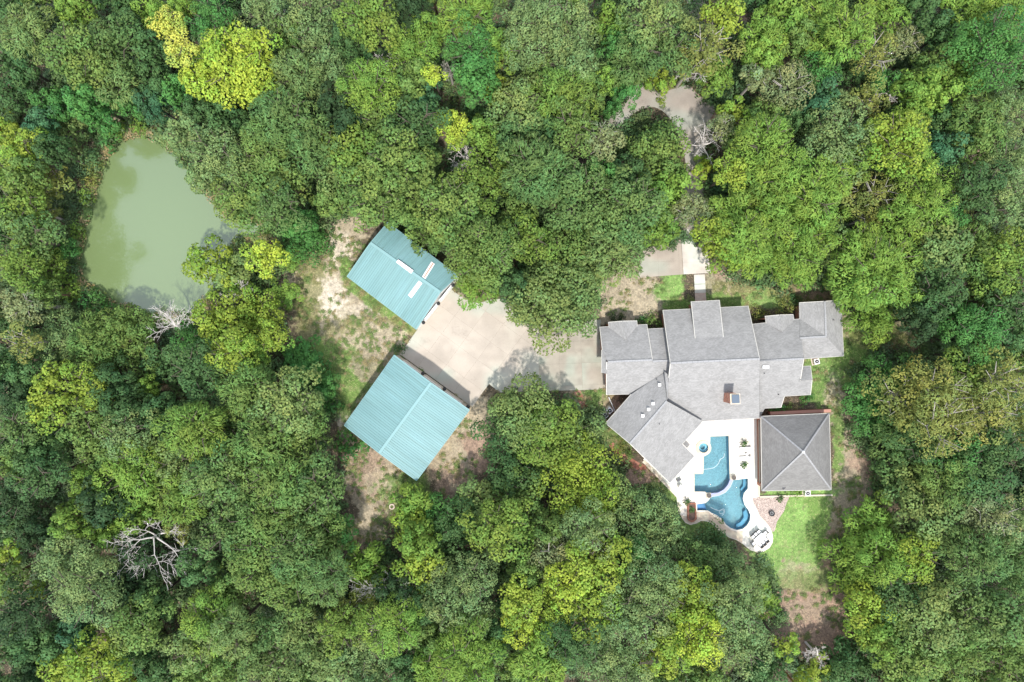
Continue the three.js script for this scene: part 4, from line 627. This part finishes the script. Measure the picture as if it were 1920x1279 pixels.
const LOW = [[773,946],[820,960],[857,993],[900,940],[942,805],[986,780],[1030,818],[1080,822],[958,886],[975,940],[1046,560],[1068,480],[902,528],[814,440],[566,445],[112,468],[74,494],[92,338],[80,402],[187,634],[236,614],[110,634],[353,640],[250,658],[307,682],[160,668],[127,235],[390,494],[436,512],[416,604],[482,588],[1207,980],[1246,1010],[1304,1058],[1376,1086],[1170,940],[1088,898],[1112,946],[1622,748],[1630,788],[1680,802],[1696,880],[1728,905],[1640,982],[1608,1062],[1662,708],[1647,602],[1604,546],[1432,480],[1494,502],[1366,464],[1532,1256],[1576,1252],[1612,1252],[690,1106],[682,1060],[773,982],[1438,1130],[1724,706],[1790,598],[1238,286]];
function plantTree(px, py, rp, kind) {
  const Rm0 = rp / PPM * 0.9; let k = 0; for (let i = 1; i < SIZES.length; i++) if (Math.abs(SIZES[i] - Rm0) < Math.abs(SIZES[k] - Rm0)) k = i;
  const v = Math.floor(tr() * 2) + (kind === 'O' ? Math.floor(tr() * 2) : 0), low = LOW.some(q => q[0] === px && q[1] === py), open = q => inside(q, POND) || inside(q, YARD) || inside(q, COURT);
  let H = low ? 3.6 + Rm0 * 0.35 : (rp < 30 ? 5 : 6.6) + Math.min(2.6, Rm0 * 0.36) + tr() * 4.8 + ('YQ'.includes(kind) ? 2.2 : 0);
  // a trunk has to stand outside the water, the yard and the drive: trees that lean in over them are lower ones
  const foot = h => { const k = (CAM_H - h) / CAM_H; return [960 + (px - 960) * k, 639.5 + (py - 639.5) * k]; };
  if (!open([px, py])) while (H > 1.9 && open(foot(H + Rm0 * 0.35))) H *= 0.92;
  const hc = H + Rm0 * 0.35, p = W(px, py, hc), R = rp / PPM * (CAM_H - hc) / CAM_H;
  const size = R < 3 ? 'small' : R < 4.8 ? 'medium' : 'broad', label = `${size} ${KIND[kind].w} tree ${placeOf(px, py)}`;
  const t = thing('broadleaf_tree', label, 'tree', [p.x, 0, p.z], tr() * 6.283, label.replace(' tree ', ' trees '));
  const sc = R / SIZES[k];
  const tm = part('trunk', trunkOf(k, v % 2), kind === 'P' || kind === 'T' ? MAT.paleBark : MAT.bark, t); tm.scale.set(sc, H / 8.5, sc);
  const c = part('crown', crownOf(k, kind === 'L' || (kind === 'O' && v === 2) ? 'spray' : STYLE[kind], v), KIND[kind].alt && tr() < 0.7 ? KIND[kind].alt[Math.floor(tr() * 3)] : KIND[kind].m, t); c.position.y = H; c.scale.set(sc, sc * (0.92 + 0.2 * tr()), sc); nTree++;
}
const plain = new Set(['O', 'D', 'V', 'L', 'E', 'G', 'B']), SMALL = [];
{ // past about 300 trees in view, the plainest and smallest become one mass
  const cand = TREES.filter(t => plain.has(t[3]) && !LOW.some(q => q[0] === t[0] && q[1] === t[1])).sort((a, b) => a[2] - b[2]).slice(0, Math.max(0, TREES.length - 292));
  const drop = new Set(cand); for (const t of TREES) if (drop.has(t)) SMALL.push(t); else plantTree(...t);
}
// fill what is still open inside the woodland, and a rim of trees that reach into the frame
{
  const r = rng(99), placed = TREES.map(t => t.slice(0, 3));
  const open = (x, y, m) => { for (const [a, b] of [[0, 0], [m, 0], [-m, 0], [0, m], [0, -m]]) { const p = [x + a, y + b]; if (inside(p, YARD) || inside(p, POND) || inside(p, COURT)) return true; } return false; };
  let n = 0;
  for (let k = 0; k < 6000 && n < 90; k++) {
    const x = -30 + r() * 1980, y = -30 + r() * 1340, rad = 34 + r() * 14;
    if (open(x, y, rad + 6)) continue;
    if (placed.some(q => Math.hypot(q[0] - x, q[1] - y) < q[2] * 0.72 + rad * 0.62)) continue;
    let best = null, bd = 1e9; for (const q of TREES) { const d = Math.hypot(q[0] - x, q[1] - y); if (d < bd) { bd = d; best = q; } }
    placed.push([x, y, rad]); SMALL.push([x, y, rad, ['D', 'V', 'O', best[3]][Math.floor(r() * 4)].replace(/[YQ]/, 'L')]); n++;
  }
  const crown = leafCloud(3.4, 0.8, 'oak', 616).toNonIndexed(), trunk = trunkGeo(7, 3.0, 617).toNonIndexed(); trunk.deleteAttribute('uv'); crown.translate(0, 7, 0);
  trunk.setAttribute('color', new THREE.Float32BufferAttribute(new Array(trunk.attributes.position.count).fill(0).flatMap(() => [1.1, 0.45, 1.2]), 3));
  const m = new THREE.InstancedMesh(mergeGeometries([crown, trunk]), leafMat(1, 1, 1), SMALL.length), o = new THREE.Object3D();
  SMALL.forEach(([x, y, rad, kd], i) => { const s = rad / PPM * 0.9 / 3.4; let sy = s * 0.4 + 0.62 + r() * 0.35; const foot = () => { const k = 1 - 8.2 * sy / CAM_H; return [960 + (x - 960) * k, 639.5 + (y - 639.5) * k]; }; while (sy > 0.25 && [POND, YARD, COURT].some(q => inside(foot(), q))) sy *= 0.92; const p = W(x, y, 8.2 * sy); o.position.set(p.x, 0, p.z); o.rotation.set(0, r() * 6.3, 0); o.scale.set(s, sy, s); o.updateMatrix(); m.setMatrixAt(i, o.matrix); m.setColorAt(i, KIND[kd].m.color.clone().multiplyScalar(0.85 + 0.3 * r())); });
  m.name = 'woodland_understorey'; m.castShadow = m.receiveShadow = true; tag(m, 'smaller trees filling the woodland between the larger crowns', 'woodland', null, 'stuff'); scene.add(m);
  console.log('trees', nTree, 'stuff', SMALL.length, 'fill', n, 'combos', crownCache.size);
}

// shrubs, low plants
function shrub(px, py, rp, kind, label, h = 0.5, name = 'shrub', cat = 'shrub', group) {
  const R = rp / PPM, k = R < 2.4 ? 0 : 1, base = [1.3, 2.6][k], key = 'sh' + k + kind; if (!crownCache.has(key)) crownCache.set(key, leafCloud(base, 0.85, 'bush', 5000 + k * 13 + kind.charCodeAt(0)));
  const p = W(px, py, h), t = thing(name, label, cat, [p.x, 0, p.z], tr() * 6, group), s = R / base;
  const st = part('stem', mergeGeometries([0, 1, 2].map(q => limb(new V3(0, -0.1, 0), new V3(Math.cos(q * 2.1) * R * 0.4, h + R * 0.3, Math.sin(q * 2.1) * R * 0.4), 0.05, 0.02, 5))), MAT.bark, t); void st;
  const c = part('foliage', crownCache.get(key), KIND[kind].m, t); c.position.y = h * 0.6 + R * 0.15; c.scale.set(s, s, s);
}
const SH = [
  [752, 652, 11, 'D', 'dark shrub at the driveway corner by the larger barn'], [655, 836, 27, 'E', 'leafy emerald shrub at the west corner of larger barn'], [1206, 600, 11, 'E', 'green shrub in the bed beside garage wing gable'], [1222, 598, 13, 'O', 'rounded green shrub between garage wing and main roof'], [1236, 606, 9, 'O', 'low green shrub tucked against the main roof corner'],
  [1150, 600, 7, 'V', 'dark purple-leaved bedding plant by garage wing'], [1163, 596, 7, 'V', 'dark bedding plant under the small garage gable'], [1416, 588, 11, 'T', 'olive shrub beside the main roof, west of its pair'], [1429, 586, 11, 'T', 'olive shrub beside the main roof, east of its pair'], [1468, 570, 13, 'T', 'large olive shrub in the bed by the east wing'], [1482, 580, 13, 'T', 'olive shrub against the north-east block'], [1488, 562, 12, 'D', 'dark shrub at the top of the east wing bed'],
  [1509, 749, 9, 'E', 'bright green sapling shrub near the bay roof'], [1520, 744, 8, 'E', 'bright green bush at the bay roof corner'], [1452, 768, 9, 'E', 'clipped hedge plant in the strip beside pavilion roof'], [1466, 766, 9, 'E', 'clipped hedge plant in the middle of the strip by the pavilion'], [1480, 763, 8, 'O', 'clipped hedge plant at the open end of strip by the pavilion'], [1496, 921, 14, 'L', 'arching bright green bush at the pavilion south eave'],
  [1298.5, 956, 5.5, 'E', 'bright green plant in the brick-rimmed planter'], [173, 565, 22, 'E', 'dense emerald bush at the pond south-west bank'], [200, 585, 18, 'E', 'low emerald bush along the south pond bank'], [122, 522, 20, 'L', 'light green bush on the west pond bank'], [136, 552, 17, 'L', 'light green bush at the pond west corner'], [158, 368, 14, 'L', 'small light green bush beside the upper west bank'], [174, 320, 14, 'T', 'tan brushy bush on the upper west bank'], [168, 340, 16, 'T', 'tan brushy bush lower on the west bank'], [218, 243, 16, 'L', 'light green bush at the pond north tip'], [262, 236, 16, 'L', 'light green waterside bush by the pond north tip'], [205, 262, 18, 'E', 'emerald waterside bush at the pond north-west'], [140, 432, 14, 'L', 'light green bush half way down west bank'], [134, 470, 14, 'E', 'emerald bush half way down west bank'], [238, 596, 18, 'O', 'green bush on the south bank near bare tree'], [275, 606, 16, 'O', 'green bush on the south bank beside bare tree'], [345, 610, 16, 'E', 'green bush on the south bank, east of bare tree'],
  [600, 690, 22, 'E', 'emerald shrub at the edge of the grassy yard'], [620, 760, 18, 'E', 'emerald shrub between woodland and larger barn'], [590, 455, 22, 'E', 'emerald shrub at the top of the sandy yard'], [1585, 545, 20, 'D', 'dark shrub under trees by the north-east block'], [1240, 190, 10, 'K', 'yellow-green ground shrub in the turning drive island'], [1215, 150, 14, 'K', 'yellow-green shrub on the verge of the turning drive'], [1262, 150, 12, 'T', 'tan shrub on the verge of the turning drive'], [1180, 850, 9, 'O', 'green bedding shrub by the curved brick border'], [1165, 836, 9, 'T', 'tan bedding shrub by the curved brick border'], [1335, 1000, 20, 'D', 'dark shrub in the hollow of the pool walk'],
];
for (const s of SH) shrub(...s.slice(0, 5), s[2] > 12 ? 1.2 : 0.5);
for (const [x, y, l] of [[1396, 831, 'potted plant beside the loungers, nearer the house'], [1396, 871, 'potted plant beside the loungers, nearer the spill edge'], [1289, 940, 'dark pot with small plant at the planter head'], [1463.5, 934.5, 'dark pot on the gravel by the kerb']]) {
  const c = W(x, y, 0.3), t = thing('potted_plant', l, 'potted plant', [c.x, x > 1420 ? 0.05 : 0.1, c.z]);
  part('pot', new THREE.LatheGeometry([[0.001, 0], [0.16, 0], [0.24, 0.3], [0.25, 0.38], [0.2, 0.38], [0.18, 0.3], [0.001, 0.3]].map(v2), 14), MAT.pot, t);
  if (!crownCache.has('pp')) crownCache.set('pp', leafCloud(0.2, 0.8, 'bush', 888)); part('foliage', crownCache.get('pp'), KIND.D.m, t).position.y = 0.42;
}
// understorey that fills the floor of the woodland
{
  const r = rng(31), g = leafCloud(1.25, 0.75, 'bush', 4242), list = [];
  for (let k = 0; k < 60000 && list.length < 5200; k++) {
    const x = -60 + r() * 2040, y = -60 + r() * 1400; const p = [x, y];
    if (inside(p, POND) || inside(p, COURT) || inside(p, YARD)) continue;
    let near = false; for (const [a, b] of [[9, 0], [-9, 0], [0, 9], [0, -9]]) if (inside([x + a, y + b], YARD) || inside([x + a, y + b], POND) || inside([x + a, y + b], COURT)) near = true; if (near) continue;
    list.push(p);
  }
  const m = new THREE.InstancedMesh(g, new THREE.MeshPhysicalMaterial({ color: lin(0.085, 0.165, 0.048), vertexColors: true, roughness: 0.75, transmission: 0.3, thickness: 0, side: THREE.DoubleSide }), list.length), o = new THREE.Object3D(), c = new THREE.Color();
  list.forEach(([x, y], i) => { const h = 0.3 + r() * 2.2, p = W(x, y, h), s = 0.6 + r() * 0.9; o.position.set(p.x, s * 0.2 + (r() < 0.3 ? h * 0.5 : 0), p.z); o.rotation.set(0, r() * 6.3, 0); o.scale.set(s, s * 0.9, s); o.updateMatrix(); m.setMatrixAt(i, o.matrix); const t = 0.75 + r() * 0.5; m.setColorAt(i, c.setRGB(t * (0.85 + 0.4 * r()), t, t * (0.8 + 0.4 * r()))); });
  m.name = 'undergrowth'; m.castShadow = m.receiveShadow = true; tag(m, 'low leafy undergrowth across the woodland floor', 'undergrowth', null, 'stuff'); scene.add(m);
}

// weeds in the open ground and a weedy rim round the pond
{
  const r = rng(808), g = leafCloud(0.5, 0.5, 'bush', 909), o = new THREE.Object3D(), c = new THREE.Color();
  const solid = [WEST_APRON, EAST_COURT, DECK, [[727,417],[860,517],[781,618],[651,519]], [[739,664],[882,768],[781,903],[644,798]], [[1196,522],[1205,440],[1330,430],[1334,514]], [[1300,514],[1323,514],[1326,575],[1302,575]], [[1124,600],[1245,575],[1300,560],[1405,560],[1500,560],[1582,560],[1584,670],[1524,690],[1522,745],[1466,768],[1560,772],[1562,932],[1410,936],[1300,900],[1256,908],[1133,795],[1137,740],[1128,700]], [[1411,931],[1481,930],[1450,999],[1405,945]], [[1420,928],[1556,928],[1556,1095],[1440,1110],[1400,1030]]];
  const tufts = (name, pts, mats, label, cat, size) => {
    const m = new THREE.InstancedMesh(g, new THREE.MeshPhysicalMaterial({ color: lin(1, 1, 1), vertexColors: true, roughness: 0.8, transmission: 0.3, thickness: 0, side: THREE.DoubleSide }), pts.length);
    pts.forEach(([x, y], i) => { const p = W(x, y), s = size * (0.5 + r()); o.position.set(p.x, -0.02, p.z); o.rotation.set(0, r() * 6.3, 0); o.scale.set(s, s * 0.7, s); o.updateMatrix(); m.setMatrixAt(i, o.matrix); m.setColorAt(i, c.setRGB(...mats[Math.floor(r() * mats.length)])); });
    m.name = name; m.castShadow = m.receiveShadow = true; scene.add(m); tag(m, label, cat, null, 'stuff');
  };
  const w = []; for (let k = 0; k < 30000 && w.length < 1500; k++) { const p = [540 + r() * 1200, 420 + r() * 820]; if (!inside(p, YARD) || solid.some(q => inside(p, q)) || fbm(p[0] * 0.03, p[1] * 0.03, 3) < 0.48) continue; w.push(p); }
  tufts('yard_weeds', w, [[0.15, 0.24, 0.06], [0.19, 0.23, 0.07], [0.28, 0.25, 0.12], [0.13, 0.21, 0.05]], 'scattered weeds and grass tufts over the open yard', 'weeds', 0.42);
  const e = []; POND.forEach((a, i) => { const b = POND[(i + 1) % POND.length], n = Math.ceil(Math.hypot(b[0] - a[0], b[1] - a[1]) / 3); for (let k = 0; k < n; k++) e.push([a[0] + (b[0] - a[0]) * k / n + (r() - 0.5) * 8, a[1] + (b[1] - a[1]) * k / n + (r() - 0.5) * 8]); });
  tufts('pond_rim_weeds', e, [[0.16, 0.25, 0.06], [0.26, 0.23, 0.10], [0.12, 0.22, 0.06], [0.32, 0.27, 0.15]], 'weedy fringe of grasses round the pond edge', 'weeds', 0.9);
}

// ------------------------------------------------------------------ bare trees
function bareTree(px, py, span, H, label, seed, mat, stretch = [1, 1], lean = [0, 0]) {
  const r = rng(seed), p = W(px, py, H * 0.85), t = thing('bare_tree', label, 'bare tree', [p.x, 0, p.z]), R = span / PPM * 0.9, trunk = [], limbs = [], twigs = [];
  const f = new V3(lean[0] * 0.3, H * 0.55, lean[1] * 0.3); trunk.push(limb(new V3(0, -0.15, 0), f, 0.22, 0.15, 7));
  const grow = (a, dir, len, rad, depth) => {
    let c = a.clone(), d = dir.clone(); const n = 3;
    for (let s = 0; s < n; s++) { d.add(new V3((r() - 0.5) * 0.5, (r() - 0.42) * 0.3, (r() - 0.5) * 0.5)).normalize(); const q = c.clone().addScaledVector(d, len / n), r1 = rad * (1 - 0.22 * (s + 1)); (depth > 1 ? limbs : twigs).push(limb(c, q, rad * (1 - 0.22 * s), r1, depth > 1 ? 5 : 4)); c = q;
      if (depth > 0 && (s > 0 || depth < 3)) { const side = new V3(r() - 0.5, (r() - 0.35) * 0.5, r() - 0.5).normalize(); grow(c, d.clone().multiplyScalar(0.75).add(side).normalize(), len * (0.55 + 0.2 * r()), Math.max(0.028, r1 * 0.66), depth - 1); } }
    if (depth > 0) grow(c, d, len * 0.6, Math.max(0.028, rad * 0.4), depth - 1);
  };
  const m = 7; for (let k = 0; k < m; k++) { const a = k / m * 6.283 + r() * 0.6, e = 0.35 + 0.35 * r(); grow(f.clone().multiplyScalar(0.75 + 0.25 * r()), new V3(Math.cos(a) * stretch[0] + lean[0], e, Math.sin(a) * stretch[1] + lean[1]).normalize(), R * 0.62 * (0.7 + 0.5 * r()), 0.12 + 0.05 * r(), 3); }
  part('trunk', mergeGeometries(trunk), mat, t); part('limbs', mergeGeometries(limbs), mat, t); part('twigs', mergeGeometries(twigs), mat, t);
}
bareTree(255, 1026, 84, 16, 'large bare grey tree with spreading pale limbs in lower woodland', 11, MAT.greyBark, [1.2, 0.8], [-0.1, 0.25]);
bareTree(310, 612, 48, 10, 'bare grey tree leaning at the south bank of pond', 12, MAT.greyBark, [0.7, 0.8], [0, -0.5]);
bareTree(728, 1126, 64, 13, 'bare white-limbed tree in the woodland below larger barn', 13, MAT.greyBark, [1.3, 0.7]);
bareTree(722, 112, 34, 14, 'bare white-limbed tree among light green trees', 14, MAT.greyBark);
bareTree(872, 292, 36, 12, 'bare silvery tree below the single chartreuse tree', 15, MAT.greyBark, [0.8, 1.1], [0, -0.2]);
bareTree(838, 110, 18, 13, 'small bare tree in a dark woodland gap', 16, MAT.paleBark);
bareTree(990, 150, 22, 12, 'thin bare tree between two sage green trees', 17, MAT.greyBark, [0.6, 1]);
bareTree(1322, 90, 46, 15, 'fine-twigged bare grey tree above the turning drive', 18, MAT.greyBark);
bareTree(1330, 258, 34, 10, 'bare grey tree beside the brown end of turning drive', 19, MAT.greyBark);
bareTree(510, 24, 26, 14, 'small bare pale tree within sage green crowns', 20, MAT.greyBark);
bareTree(1700, 146, 26, 14, 'bare pale tree among light green crowns', 21, MAT.greyBark);
bareTree(437, 545, 28, 8, 'tangled bare tan tree on the pond east bank', 22, MAT.greyBark);
bareTree(1545, 1240, 24, 8, 'small bare tree at the foot of brown clearing', 23, MAT.greyBark);
bareTree(1204, 1140, 30, 14, 'bare pale tree showing through sage green crowns', 24, MAT.greyBark);

renderer.render(scene, camera);
